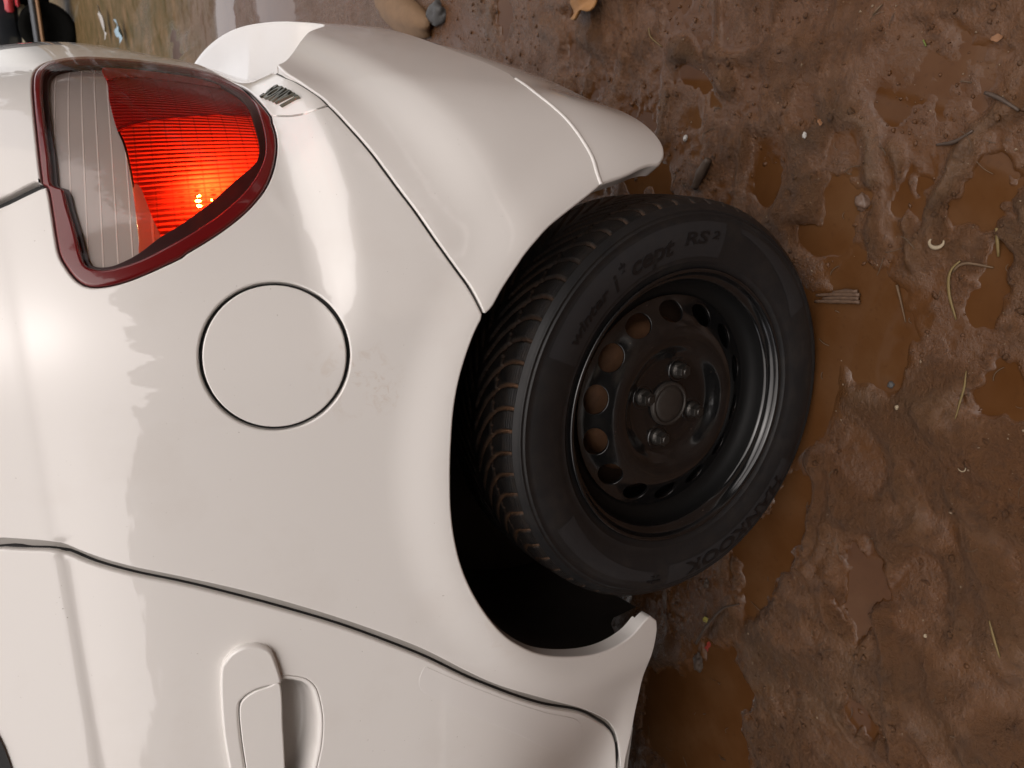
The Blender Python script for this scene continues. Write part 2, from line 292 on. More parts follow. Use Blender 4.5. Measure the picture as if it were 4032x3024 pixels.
PUDDLES =  [(-0.299, 0.049, 0.168, 0.056, -0.29, 0.018), (0.062, 0.003, 0.079, 0.05, -0.3, 0.014), (-0.316, -0.124, 0.072, 0.04, -0.03, 0.016), (-0.798, 0.19, 0.187, 0.139, -1.18, 0.018), (-0.517, -0.164, 0.029, 0.039, -3.01, 0.012), (0.31, -0.237, 0.04, 0.03, -0.74, 0.016), (0.262, -0.212, 0.046, 0.041, -0.73, 0.016), (0.277, -0.122, 0.055, 0.029, 0.14, 0.014), (0.374, -0.062, 0.022, 0.022, -0.02, 0.013), (0.257, -0.018, 0.047, 0.038, 0.13, 0.013), (0.295, 0.128, 0.034, 0.038, 0.11, 0.014), (0.224, 0.018, 0.066, 0.031, 1.52, 0.013), (0.092, -0.089, 0.11, 0.073, 0.34, 0.01), (0.066, -0.271, 0.047, 0.038, 0.22, 0.014), (0.177, -0.233, 0.035, 0.033, 0.15, 0.007), (0.296, 0.409, 0.085, 0.031, 1.42, 0.012), (1.044, 3.789, 0.285, 0.185, -0.06, 0.03), (1.043, 2.874, 0.237, 0.141, 0.91, 0.03), (0.681, 0.937, 0.054, 0.038, 0.27, 0.016), (0.61, 0.661, 0.047, 0.024, 0.58, 0.01), (0.484, 0.301, 0.048, 0.048, 0.57, 0.008), (-0.639, 0.129, 0.1, 0.075, -0.26, 0.01)]
RIDGES =  [(-0.324, -0.177, -0.529, -0.201, 0.012, 0.012), (-0.177, -0.202, -0.295, -0.076, 0.015, 0.01), (-0.117, -0.003, -0.314, 0.013, 0.012, 0.01), (-0.116, -0.267, -0.291, -0.33, 0.02, 0.012), (0.343, -0.087, 0.204, -0.15, 0.012, 0.012), (0.324, -0.164, 0.232, -0.19, 0.014, 0.012), (-0.444, 0.102, -0.561, 0.137, 0.02, 0.008), (-0.24, -0.051, -0.393, -0.079, 0.02, 0.008), (-0.008, -0.187, -0.052, -0.281, 0.02, 0.01), (0.247, 0.123, 0.299, 0.048, 0.02, 0.012), (0.521, 0.362, 0.44, 0.232, 0.02, 0.014), (0.625, 0.764, 0.545, 0.564, 0.02, 0.015)]
SPOT = {
    'stick': [(0.341, 0.247), (0.291, 0.277)],
    'plank': [(0.133, 0.01), (0.143, -0.066)],
    'blade1': [(0.207, -0.204), (0.197, -0.195), (0.184, -0.192), (0.16, -0.196), (0.131, -0.208)],
    'blade2': [(0.193, -0.197), (0.201, -0.203), (0.205, -0.213), (0.204, -0.229), (0.202, -0.244)],
    'blade3': [(0.067, -0.233), (0.046, -0.234), (0.023, -0.232), (0.001, -0.23)],
    'stem': [(0.166, -0.12), (0.145, -0.128), (0.116, -0.139)],
    'shell': [(0.228, -0.174)],
    'white_chip': [(0.378, 0.314)],
    'white_bit': [(0.372, 0.054)],
    'leaf_orange': [(0.389, 0.026)],
    'leaf_yellow': [(-0.518, 0.177)],
    'red': [(-0.577, 0.172)],
    'twig_root': [(-0.585, 0.199), (-0.524, 0.17), (-0.472, 0.134), (-0.447, 0.102)],
    'root': [(-0.622, 0.195)],
    'debris': [(-0.445, 0.186)],
    'stalk': [(0.251, -0.243), (0.235, -0.245), (0.216, -0.247)],
    'twig_r': [(0.411, -0.203), (0.407, -0.214), (0.401, -0.228), (0.387, -0.25)],
    'twig_m': [(0.352, -0.15), (0.355, -0.177), (0.367, -0.199)],
    'twig_t': [(0.524, -0.039), (0.535, -0.051)],
    'green': [(0.483, -0.112), (0.475, -0.117)],
    'straw': [(-0.251, -0.319), (-0.272, -0.328), (-0.295, -0.339)],
    'curl': [(-0.06, -0.25)],
    'pebble_y': [(-0.004, -0.149)],
    'stone_d': [(0.023, -0.129)],
    'chip': [(0.641, 0.59)],
    'tan': [(0.769, 1.491)],
    'peb_d': [(0.735, 1.281)],
    'thin_straw': [(0.575, 0.423), (0.559, 0.417), (0.539, 0.388)],
    'far_white': [(1.906, 9.227)],
    'far_blue': [(1.633, 7.953)],
    'peb1': [(-0.325, -0.235)],
    'lump': [(0.278, -0.051)],
    'peb_w': [(-0.138, -0.036)],
    'leafbrown': [(0.472, -0.208)],
    'crumb': [(-0.312, -0.185)],
}

HUBZ, TYC = .283, .077
# ---------------------------------------------------------------- ground: one muddy sheet, puddle water where it dips below z = 0
_GR = {}
def vnoise(x, y, seed):
    if seed not in _GR: _GR[seed] = np.random.default_rng(seed).random((256, 256))
    G = _GR[seed]; xi, yi = np.floor(x).astype(int), np.floor(y).astype(int); fx, fy = x - xi, y - yi
    fx = fx * fx * fx * (fx * (6 * fx - 15) + 10); fy = fy * fy * fy * (fy * (6 * fy - 15) + 10)
    g = lambda a, b: G[a % 256, b % 256]
    return (g(xi, yi) * (1 - fx) + g(xi + 1, yi) * fx) * (1 - fy) + (g(xi, yi + 1) * (1 - fx) + g(xi + 1, yi + 1) * fx) * fy
def fbm(x, y, f, octv, seed, gain=.5, ridged=False):
    s = 0; a = 1; n = 0
    for i in range(octv):
        v = vnoise(x * f + 17.3 * i, y * f + 9.1 * i, seed + i)
        if ridged: v = 1 - np.abs(2 * v - 1)
        s = s + a * v; n += a; a *= gain; f *= 2.03
    return s / n
def height(x, y):
    wx = x + .09 * (fbm(x, y, 5, 4, 40) - .5); wy = y + .09 * (fbm(x, y, 5, 4, 60) - .5)
    px = x + .10 * (fbm(x, y, 13, 4, 140, .6) - .5); py = y + .10 * (fbm(x, y, 13, 4, 160, .6) - .5)
    near = 1 - sstep(1.5, 6, np.hypot(x, y))
    h = .0056 + .022 * (fbm(wx, wy, 2.6, 3, 1) - .5)
    h = h + .011 * (fbm(wx, wy, 9, 4, 5) - .5)
    rg = fbm(wx, wy * 1.3, 7, 2, 11, .5, True); h = h + .012 * np.clip(rg - .66, 0, 1) / .34 * sstep(.4, .6, fbm(x, y, 3, 2, 71))
    crumb = fbm(x, y, 55, 4, 21, .62); gate = sstep(.46, .64, fbm(x, y, 6, 3, 33))
    h = h + near * (gate * .011 * (crumb - .45) + .0050 * (fbm(wx, wy, 34, 4, 29, .6) - .5))
    for (cx, cy, rx, ry, an, dp) in PUDDLES:
        ca, sa = math.cos(an), math.sin(an); u = ((px - cx) * ca + (py - cy) * sa) / rx; v = (-(px - cx) * sa + (py - cy) * ca) / ry
        q = np.sqrt(u * u + v * v); h = h * (1 - .6 * (1 - sstep(.7, 1.2, q))) - dp * (1 - sstep(.45, 1.2, q))
    for (x0, y0, x1, y1, wd, up) in RIDGES:
        dx, dy = x1 - x0, y1 - y0; t = np.clip(((wx - x0) * dx + (wy - y0) * dy) / (dx * dx + dy * dy), 0, 1); d = np.hypot(wx - x0 - t * dx, wy - y0 - t * dy)
        h = h + up * np.exp(-(d / wd) ** 2) * (.6 + .8 * fbm(x, y, 30, 2, 77))
    # the tyre has pressed its own hollow
    q = np.hypot((x + .0) / .15, (y - TYC) / .12); h = h * (1 - .9 * (1 - sstep(.8, 1.3, q))) - .010 * (1 - sstep(.7, 1.2, q))
    h = h + .10 * sstep(6, 40, y) * (fbm(x, y, .2, 3, 91) - .3)
    return h
def graded(a, b, step, lo, hi, g=1.12):
    core = list(np.arange(a, b, step)); s = step; x = core[-1]
    while x < hi: s *= g; x += s; core.append(min(x, hi))
    s = step; x = core[0]; left = []
    while x > lo: s *= g; x -= s; left.append(max(x, lo))
    return np.array(left[::-1] + core)
gx = graded(-1.15, 1.15, .0046, -60, 60); gy = graded(-.52, 1.0, .0046, -60, 90)
GX, GY = np.meshgrid(gx, gy, indexing='ij'); GZ = height(GX, GY)
def puddle_colour(t, v):
    a = noise(t, v, 5.5, 6, .6); b = noise(t, v, 90, 4, .6)
    col = ramp(t, a, [(.36, (.072, .028, .0085)), (.66, (.102, .048, .020)), (.5, (.086, .036, .0125))])
    return mixc(t, vramp(t, b, .58, .72, 0, .55), col, (.060, .025, .010))
def make_mud():
    m, t, p = mat('wet_brown_mud', (.1, .05, .03), .5, spec=.38)
    geo = t.nodes.new('ShaderNodeNewGeometry'); v = geo.outputs['Position']; sp = t.nodes.new('ShaderNodeSeparateXYZ'); t.links.new(v, sp.inputs[0])
    a = noise(t, v, 4.5, 6, .6); b = noise(t, v, 30, 8, .68); c = noise(t, v, 260, 5, .7); e = noise(t, v, 95, 6, .7)
    col = ramp(t, a, [(.30, (.116, .048, .016)), (.70, (.092, .049, .022)), (.5, (.104, .047, .018))])
    col = mixc(t, vramp(t, b, .50, .74, 0, .6), col, (.052, .027, .015))
    col = mixc(t, vramp(t, e, .54, .70, 0, .5), col, (.045, .024, .014))
    col = mixc(t, vramp(t, c, .62, .74, 0, .5), col, (.20, .125, .075))
    hz = mathn(t, 'ADD', sp.outputs[2], mathn(t, 'MULTIPLY', mathn(t, 'SUBTRACT', b, .5), .010))
    wet = vramp(t, hz, .0005, .011, 1, 0); film = vramp(t, mathn(t, 'ADD', sp.outputs[2], mathn(t, 'MULTIPLY', mathn(t, 'SUBTRACT', e, .5), .004)), -.0005, .0060, 1, 0)
    col = mixc(t, mathn(t, 'MULTIPLY', wet, .8), col, mixc(t, vramp(t, e, .45, .7), (.118, .048, .017), (.065, .028, .011)))
    col = mixc(t, film, col, puddle_colour(t, v))
    far = vramp(t, mathn(t, 'ADD', sp.outputs[1], mathn(t, 'MULTIPLY', a, 2.)), 4.6, 6.4)
    grass = ramp(t, noise(t, v, 3.5, 8, .7), [(.35, (.070, .055, .020)), (.55, (.135, .090, .042)), (.7, (.22, .135, .075))])
    col = mixc(t, far, col, grass)
    t.links.new(col, p.inputs['Base Color']); t.links.new(vramp(t, far, 0, 1, .48, .06), p.inputs['Specular IOR Level'])
    slick = vramp(t, mathn(t, 'ADD', noise(t, v, 8, 4, .6), vramp(t, sp.outputs[1], .1, 1.2, 0, .10)), .46, .58)                                    # trowelled-smooth wet patches shine, crumbly ones do not
    rgh = vramp(t, e, .3, .7, .40, .60); rgh = mathn(t, 'SUBTRACT', rgh, mathn(t, 'MULTIPLY', slick, .20)); rgh = mathn(t, 'SUBTRACT', rgh, mathn(t, 'MULTIPLY', wet, .12)); rgh = mathn(t, 'ADD', rgh, mathn(t, 'MULTIPLY', far, .3))
    rgh = mathn(t, 'MULTIPLY', rgh, mathn(t, 'SUBTRACT', 1., mathn(t, 'MULTIPLY', film, .75))); t.links.new(rgh, p.inputs['Roughness'])
    hsum = mathn(t, 'ADD', mathn(t, 'ADD', mathn(t, 'MULTIPLY', c, .35), e), mathn(t, 'MULTIPLY', b, 1.6))
    bm = bump(t, p, hsum, .6, .0085); st = mathn(t, 'SUBTRACT', 1., mathn(t, 'MULTIPLY', slick, .50)); t.links.new(mathn(t, 'MULTIPLY', st, mathn(t, 'SUBTRACT', 1., mathn(t, 'MULTIPLY', film, .85))), bm.inputs['Strength'])
    return m
MUD = make_mud()
fast_mesh('ground', np.stack([GX, GY, GZ], -1).reshape(-1, 3), grid_quads(len(gx), len(gy)), MUD)['kind'] = 'structure'
def make_water():
    m, t, p = mat('muddy_puddle_water', (.13, .052, .016), .06, spec=.5, ior=1.33)
    v = nd(t, 'NewGeometry').outputs['Position']; t.links.new(puddle_colour(t, v), p.inputs['Base Color']); bump(t, p, noise(t, v, 16, 2), .05, .004)
    return m
wx_ = np.array([-9., 9.]); wy_ = np.array([-9., 12.])
fast_mesh('puddle_water', [(x, y, 0) for x in wx_ for y in wy_], [(0, 2, 3, 1)], make_water())['kind'] = 'structure'
# ---------------------------------------------------------------- panel builder: an outline on the body surface becomes a sheet with rolled edges
def crom(pts, step=.006, closed=False):
    P = np.array(pts, float); n = len(P)
    if n == 2:
        k = max(1, int(np.linalg.norm(P[1] - P[0]) / step)); return P[0] + (P[1] - P[0]) * np.linspace(0, 1, k + 1)[:, None]
    out = []
    rngi = range(n) if closed else range(n - 1)
    for i in rngi:
        p1, p2 = P[i], P[(i + 1) % n]
        p0 = P[(i - 1) % n] if (closed or i > 0) else 2 * p1 - p2
        p3 = P[(i + 2) % n] if (closed or i < n - 2) else 2 * p2 - p1
        k = max(1, int(round(np.linalg.norm(p2 - p1) / step)))
        t = np.linspace(0, 1, k + 1)[:-1][:, None]
        out.append(.5 * (2 * p1 + (p2 - p0) * t + (2 * p0 - 5 * p1 + 4 * p2 - p3) * t ** 2 + (3 * p1 - p0 - 3 * p2 + p3) * t ** 3))
    out = np.concatenate(out)
    return out if closed else np.concatenate([out, P[-1:]])
def loop(*segs, step=.006):
    L = np.concatenate([crom(s, step) for s in segs])
    d = np.linalg.norm(L - np.roll(L, 1, 0), axis=1); return L[d > 1e-4]
def area(L): return .5 * np.sum(L[:, 0] * np.roll(L[:, 1], -1) - np.roll(L[:, 0], -1) * L[:, 1])
def inside(P, L):
    x, y = P[:, 0][:, None], P[:, 1][:, None]; a, b = L, np.roll(L, -1, 0)
    c = ((a[:, 1] > y) != (b[:, 1] > y)) & (x < (b[:, 0] - a[:, 0]) * (y - a[:, 1]) / (b[:, 1] - a[:, 1] + 1e-15) + a[:, 0])
    return c.sum(1) % 2 == 1
def dist_to(P, L):
    a, b = L, np.roll(L, -1, 0); d = b - a; out = np.empty(len(P))
    for i in range(0, len(P), 800):
        q = P[i:i + 800, None, :]; t = np.clip(((q - a) * d).sum(-1) / ((d * d).sum(-1) + 1e-15), 0, 1)
        out[i:i + 800] = np.sqrt((((a + d * t[..., None]) - q) ** 2).sum(-1).min(1))
    return out
def resample(L, step):
    d = np.linalg.norm(np.roll(L, -1, 0) - L, axis=1); c = np.concatenate([[0], np.cumsum(d)])
    n = max(8, int(c[-1] / step)); u = np.linspace(0, c[-1], n, endpoint=False); Lc = np.concatenate([L, L[:1]])
    return np.stack([np.interp(u, c, Lc[:, 0]), np.interp(u, c, Lc[:, 1])], 1)
def offset_loop(L, d):
    t = np.roll(L, -1, 0) - np.roll(L, 1, 0); t /= np.linalg.norm(t, axis=1, keepdims=True) + 1e-12
    nn = np.stack([t[:, 1], -t[:, 0]], 1) * (1 if area(L) > 0 else -1)
    return L + nn * d
def triangulate(loops, grid, margin=.45):
    outer, holes = loops[0], loops[1:]
    lo, hi = outer.min(0), outer.max(0)
    gx = np.arange(lo[0] + grid / 2, hi[0], grid); gz = np.arange(lo[1] + grid / 2, hi[1], grid * .9)
    G = np.stack(np.meshgrid(gx, gz, indexing='ij'), -1); G[:, 1::2, 0] += grid / 2; G = G.reshape(-1, 2)
    ok = inside(G, outer)
    for h in holes: ok &= ~inside(G, h)
    G = G[ok]
    for L in loops: G = G[dist_to(G, L) > grid * margin]
    P = list(loops) + [G]; pts = np.concatenate(P); edges = []; k = 0
    for L in loops:
        n = len(L); edges += [(k + i, k + (i + 1) % n) for i in range(n)]; k += n
    r = geometry.delaunay_2d_cdt([Vector(p) for p in pts.tolist()], edges, [], 0, 1e-7)
    V = np.array([tuple(v) for v in r[0]]); T = np.array([f for f in r[2] if len(f) == 3]); orig = r[3]
    c = V[T].mean(1); keep = inside(c, outer)
    for h in holes: keep &= ~inside(c, h)
    T = T[keep]
    a, b, cc = V[T[:, 0]], V[T[:, 1]], V[T[:, 2]]
    sgn = (b[:, 0] - a[:, 0]) * (cc[:, 1] - a[:, 1]) - (b[:, 1] - a[:, 1]) * (cc[:, 0] - a[:, 0])
    T[sgn < 0] = T[sgn < 0][:, ::-1]
    idx = {}
    for i, o in enumerate(orig):
        for q in o: idx[q] = i
    ids, k = [], 0
    for L in loops: ids.append([idx[k + i] for i in range(len(L))]); k += len(L)
    return V, T, ids
def panel(name, parent, material, outline, holes=(), fn=None, off=0., rr=.0018, depth=.016, grid=.012, step=.006, disp=None, edge_z=None):
    fn = fn or surf
    L0 = resample(outline, step); L0 = L0 if area(L0) > 0 else L0[::-1]
    loops = [L0]
    for h in holes:
        h = resample(h, step * .7); loops.append(h if area(h) < 0 else h[::-1])
    V, T, ids = triangulate(loops, grid)
    P = fn(V[:, 0], V[:, 1]); N = normals(fn, V[:, 0], V[:, 1])
    o = off(V) if callable(off) else off
    P = P + N * (np.asarray(o)[..., None] if np.ndim(o) else o)
    if disp is not None:
        P = P + N * disp(V)[:, None]
    Vs, Fs, Ns = [P.copy()], [T], [N.copy()]; base = len(P)
    for L in ids:
        L = np.array(L); p, n = P[L], N[L]
        t = np.roll(p, -1, 0) - np.roll(p, 1, 0); t /= np.linalg.norm(t, axis=1, keepdims=True) + 1e-12
        b = np.cross(t, n); b /= np.linalg.norm(b, axis=1, keepdims=True) + 1e-12
        core = p - b * rr; Vs[0][L] = core
        prev = L; m = len(L); i2 = np.roll(np.arange(m), -1)
        rings = [(a, 0.) for a in (30, 60, 90)] + [(90, depth)]
        for a, dd in rings:
            ar = math.radians(a)
            q = core + b * rr * math.sin(ar) - n * (rr * (1 - math.cos(ar)) + dd)
            cur = base + np.arange(m); base += m
            Vs.append(q); Ns.append(n * math.cos(ar) + b * math.sin(ar))
            Fs.append(np.stack([prev, cur, cur[i2]], 1)); Fs.append(np.stack([prev, cur[i2], prev[i2]], 1)); prev = cur
    nn = None if disp is not None else np.concatenate(Ns)
    o = mesh(name, np.concatenate(Vs), np.concatenate(Fs), material, parent, True, nn)
    return o
def strip(name, parent, material, line, half, off, fn=None, bead=0., step=.006):
    fn = fn or surf
    L = crom(line, step) if len(line) < 200 else np.array(line)
    t = np.gradient(L, axis=0); t /= np.linalg.norm(t, axis=1, keepdims=True); q = np.stack([t[:, 1], -t[:, 0]], 1)
    us = np.linspace(-1, 1, 7); n = len(L)
    A = (L[:, None, :] + q[:, None, :] * us[None, :, None] * half).reshape(-1, 2)
    P = fn(A[:, 0], A[:, 1]); N = normals(fn, A[:, 0], A[:, 1])
    h = off + bead * np.sqrt(np.clip(1 - np.tile(us, n) ** 2, 0, 1))
    o = mesh(name, P + N * h[:, None], grid_quads(n, 7), material, parent, True)
    return o

# ---------------------------------------------------------------- the white car
car = tag(empty('white_car', (0, 0, 0)), 'white hatchback seen at its rear left corner, standing in wet brown mud', 'car')
O = OUT
top_t, top_q = [.298, 1.085], [.290, 1.085]
lamp_loop = loop(O['lamp_up'] + O['lamp_lo'][:1], O['lamp_lo'])
fuel_hole = np.array(O['fuel']); fuel_in = np.array(O['fuel_in'])
dq = O['dgap_q']; dd_ = O['dgap_d']
def ext_top(seg, z):                                   # run a gap on upward past its first traced point
    (s0, z0), (s1, z1) = seg[0], seg[1]; k = (s0 - s1) / (z0 - z1) if abs(z0 - z1) > 1e-4 else 0
    return [round(s0 + k * (z - z0), 4), z]
q_top, d_top = [dq[0][0] - .012, 1.16], [dd_[0][0] - .012, 1.16]
tail_lo_top, tail_hi_top = ext_top(O['tgap_lo'], 1.16), ext_top(O['tgap_hi'], 1.16)
arch_q = O['arch_q']; sill = O['sill']
quarter = loop([tail_lo_top] + O['tgap_lo'], [O['tgap_lo'][-1], O['lamp_lo'][-1]], O['lamp_lo'][::-1], [O['lamp_lo'][0], O['seam2'][0]], O['seam2'],
               O['bseam'], [O['bseam'][-1], arch_q[0]], arch_q, [arch_q[-1], sill[0]], sill, [sill[-1], [-1.15, .338]], [[-1.15, .338], [-1.15, dq[-1][1] + .001]],
               [[-1.15, dq[-1][1] + .001], dq[-1]], dq[::-1], [dq[0], q_top], [q_top, tail_lo_top])
panel('quarter_panel', car, PAINT, quarter, [fuel_hole], rr=.0022, depth=.014, grid=.011)
panel('fuel_door', car, PAINT, fuel_in, fn=surf, rr=.0016, depth=.006, off=.0004, grid=.012)
panel('fuel_door_pocket', car, BLACK, offset_loop(fuel_hole, .004), off=-.0075, rr=.0005, depth=.002, grid=.02)
# door
door = loop([d_top] + dd_[:1], dd_, [dd_[-1], [-1.12, dd_[-1][1] - .002]], [[-1.12, dd_[-1][1] - .002], [-1.12, 1.128]], [[-1.12, 1.128], [-.295, 1.128]], [[-.295, 1.128], [-.24, 1.16]], [[-.24, 1.16], d_top])
recess = crom(O['recess'], .004, True)
dp = panel('door', car, PAINT, door, [recess], rr=.0024, depth=.014, grid=.011)
def bowl(V):
    d = dist_to(V, recess); return -.026 * sstep(0, .022, d)
panel('handle_recess', dp, PAINT, recess, disp=bowl, rr=.0004, depth=.001, grid=.0045, step=.004)
handle = crom(O['handle'], .004, True); flap = crom(O['flap'], .004, True)
H_, L_ = O['handle'], O['flap']
plate = loop(H_[11::-1] + H_[:14:-1], [H_[15], [L_[10][0] - .0012, L_[10][1]]], [[a - .0012, b] for a, b in L_[10:7:-1]], [[L_[8][0] - .0012, L_[8][1]], L_[7]], L_[7::-1], [L_[0], H_[11]], step=.004)
hd = panel('door_handle', dp, PAINT, plate, [], off=.0075, rr=.0032, depth=.009, grid=.007, step=.004)
panel('handle_grip', hd, PAINT, offset_loop(flap, -.0009), off=.0080, rr=.0016, depth=.012, grid=.007, step=.004)
FILM, _t, _p = mat('clear_paint_film', (.80, .775, .75), .30, 0, 1, .10)
panel('protective_film', dp, FILM, loop(O['film'] + O['film'][:1]), off=.0003, rr=.0002, depth=.0001, grid=.012)
# what shows inside the gaps
gap_mid = [[(a[0] + b[0]) / 2, (a[1] + b[1]) / 2] for a, b in zip(dq, dd_)]
strip('door_gap_channel', car, SHADE_JOINT_GREY, [[q_top[0] - .005, 1.16]] + gap_mid + [[-1.1, gap_mid[-1][1]]], .022, -.0080)
strip('door_seal', car, BLACK, [[d_top[0] - .0022, 1.16]] + [[a - .0022, b - .0006] for a, b in dd_] + [[-1.1, dd_[-1][1]]], .0036, -.0078, bead=.002)
strip('tailgate_gap_channel', car, BLACK, [[.2960, 1.098], [.3080, 1.071], [.3198, 1.0445], [.3278, 1.027], [.3356, 1.0092]], .0068, -.0030)
# tailgate and rear panel
tg_bottom = [O['bseam_rear'][0], [.56, .735], [.62, .70], [.72, .685], [1.0, .68], [1.4, .68], [1.75, .69]]
tail = loop([tail_hi_top] + O['tgap_hi'], [O['tgap_hi'][-1], O['lamp_up'][0]], O['lamp_up'], [O['lamp_up'][-1], O['seam2'][0]], O['seam2'], O['bseam_rear'][::-1], tg_bottom,
            [[1.75, .69], [1.85, 1.16]], [[1.85, 1.16], tail_hi_top])
tp = panel('tailgate', car, PAINT, tail, rr=.0022, depth=.014, grid=.013)
strip('rear_panel_joint', car, SHADE_JOINT_GREY, O['seam2'][1:4], .0007, .0004)
strip('rear_panel_joint', car, SHADE_JOINT_GREY, O['seam2'][4:6], .0006, .0004)
strip('bumper_gap_channel', car, BLACK, [[q, w - .0012] for q, w in O['bseam_rear'] + O['bseam'][1:-1]], .0026, -.0024)
panel('rear_corner_filler', car, PAINT, loop([[.44, .735], [.62, .70]], [[.62, .70], [.62, .775]], [[.62, .775], [.44, .775]], [[.44, .775], [.44, .735]]), off=-.006, grid=.02)
# bumper: corner face, step on top, lower skirt
bs = O['bseam_rear'][:-1] + O['bseam']
crease = O['crease'][1:] + [[.766, .622], [.872, .645], [1.0, .660], [1.16, .680], [1.40, .695], [1.62, .700]]
sk = O['skirt_seam'][::-1]
off_b = lambda pts, dz: [[a, b + dz] for a, b in pts]
bump_loop = loop(off_b(bs[::-1], -.0026), off_b([bs[0]] + crease, -.0026), [[1.62, .6974], [1.62, .52]], [[1.62, .52], [sk[-1][0] + .25, .522], sk[-1]], sk[::-1], [sk[0], O['arch_b'][0]], O['arch_b'],
                 [O['arch_b'][-1], [bs[-1][0], bs[-1][1] - .0026]])
bm_ = panel('rear_bumper', car, PAINT, bump_loop, fn=surf_bumper, rr=.0025, depth=.016, grid=.013)
# top step of the bumper
cr = crom([O['bseam_rear'][0]] + crease, .012); cp = surf_bumper(cr[:, 0], cr[:, 1] - .004); cn = normals(surf_bumper, cr[:, 0], cr[:, 1] - .004); cn[:, 2] = 0; cn /= np.linalg.norm(cn, axis=1, keepdims=True)
us = [0, .008, .03, .07, .13, .20]; Vs = []
for u in us:
    q = cp - cn * (u + .003); q[:, 2] = cp[:, 2] + .001 - np.clip(cp[:, 2] - .665, 0, None) * sstep(0, .05, u) + .10 * u; Vs.append(q)
mesh('step_pad', np.stack(Vs, 1).reshape(-1, 3), grid_quads(len(cr), len(us)), PAINT, bm_)
skirt_bot = [O['arch_s'][0], [.316, .342], [.340, .330], [.385, .324], [.46, .324], [.55, .326], [.75, .330], [1.62, .335]]
fn_sk = lambda s, z: surf_bumper(s, z) - normals(surf_bumper, s, z) * (.003 * sstep(.30, .42, s) + .010 * sstep(.38, .50, s))[..., None]
sk2 = off_b(sk, -.001)
skirt = loop(O['arch_s'][::-1], skirt_bot, [[1.62, .335], [1.62, .53]], [[1.62, .53], [sk[-1][0] + .25, .532], [sk2[-1][0], sk2[-1][1] + .008]], off_b(sk2[::-1], .006))
sp_ = panel('bumper_skirt', car, PAINT, skirt, fn=fn_sk, rr=.004, depth=.02, grid=.013)
strip('skirt_seam_bead', car, PAINT, off_b(sk[:-1], .0), .0032, -.001, fn=surf_bumper, bead=.0026)
# folded flange along the wheel arch
aq = crom(arch_q[:-1], .006); pq = surf(aq[:, 0], aq[:, 1]); nq = normals(surf, aq[:, 0], aq[:, 1])
mesh('arch_flange', np.stack([pq - nq * d for d in (.010, .015, .021)], 1).reshape(-1, 3), grid_quads(len(aq), 3), PAINT, car)
# badge letters on the tail
def text_mesh(body, size=1., shear=0., offset=0., spacing=1.):
    c = bpy.data.curves.new('t', 'FONT'); c.body = body; c.size = size; c.shear = shear; c.offset = offset; c.space_character = spacing; c.resolution_u = 3
    o = bpy.data.objects.new('t', c); COL.objects.link(o)
    dg = bpy.context.evaluated_depsgraph_get(); me = bpy.data.meshes.new_from_object(o.evaluated_get(dg))
    bpy.data.objects.remove(o); bpy.data.curves.remove(c)
    V = np.array([tuple(v.co) for v in me.vertices]); Fc = [tuple(p.vertices) for p in me.polygons]; bpy.data.meshes.remove(me)
    return V, Fc
def extrude_text(V, Fc, top, bot):
    """front faces at top(), skirt down to bot()"""
    A, B = top(V), bot(V); n = len(V); cnt = {}
    for f in Fc:
        for i in range(len(f)): cnt[(f[i], f[(i + 1) % len(f)])] = 1
    E = [(a, b) for (a, b) in cnt if (b, a) not in cnt]
    return np.concatenate([A, B]), list(Fc) + [(a, a + n, b + n, b) for a, b in E]
badge = empty('badge', (0, 0, 0), car)
b0, b1 = np.array(O['badge'][1]), np.array(O['badge'][0]); adv = (b1 - b0); bl = np.linalg.norm(adv); adv /= bl
letters = 'LANOS'; xcur = 0.
widths = []
for ch in letters:
    V, Fc = text_mesh(ch, 1., .15, .03); widths.append((V, Fc, V[:, 0].min(), V[:, 0].max()))
total = sum(b - a for _, _, a, b in widths) + .10 * (len(letters) - 1); sc = bl / total
for (V, Fc, a, b), ch in zip(widths, letters):
    def place(h, V=V, a=a, xc=xcur):
        def f(Vv):
            u = (Vv[:, 0] - a + xc) * sc; vv = (Vv[:, 1] - .35) * .021
            q = b0 + adv * u[:, None] + np.array([0, 1.]) * vv[:, None]
            return surf(q[:, 0], q[:, 1]) + normals(surf, q[:, 0], q[:, 1]) * h
        return f
    Vx, Fx = extrude_text(V, Fc, place(.0032), place(-.0005))
    mesh('letter', Vx, Fx, CHROME, badge, False); xcur += b - a + .10

# ---------------------------------------------------------------- tail lamp: housing, inner red and clear optics, bulb, smooth outer cover
lamp = empty('tail_lamp', (0, 0, 0), car)
inner = crom(O['lens_in'], .006, True); rim_in = crom(O['rim_in'], .006, True)
split = crom(O['lens_split'], .006)
def lens_mat(name, base, rough, tint):
    m = bpy.data.materials.new(name); m.use_nodes = True; t = m.node_tree; t.nodes.clear()
    out = t.nodes.new('ShaderNodeOutputMaterial'); tr = nd(t, 'BsdfTransparent'); tr.inputs[0].default_value = (*tint, 1)
    gl = nd(t, 'BsdfGlossy', Roughness=rough); gl.inputs[0].default_value = (1, 1, 1, 1)
    fr = nd(t, 'Fresnel', IOR=1.28); mx = t.nodes.new('ShaderNodeMixShader')
    v = coords(t); b = nd(t, 'Bump', Strength=.1, Distance=.001); t.links.new(noise(t, v, 6, 2), b.inputs['Height']); t.links.new(b.outputs[0], gl.inputs['Normal'])
    t.links.new(mathn(t, 'MULTIPLY', fr.outputs[0], .5), mx.inputs[0]); t.links.new(tr.outputs[0], mx.inputs[1]); t.links.new(gl.outputs[0], mx.inputs[2]); t.links.new(mx.outputs[0], out.inputs[0])
    return m
COVER = lens_mat('clear_lamp_cover', (.9, .9, .9), .03, (.97, .95, .95))
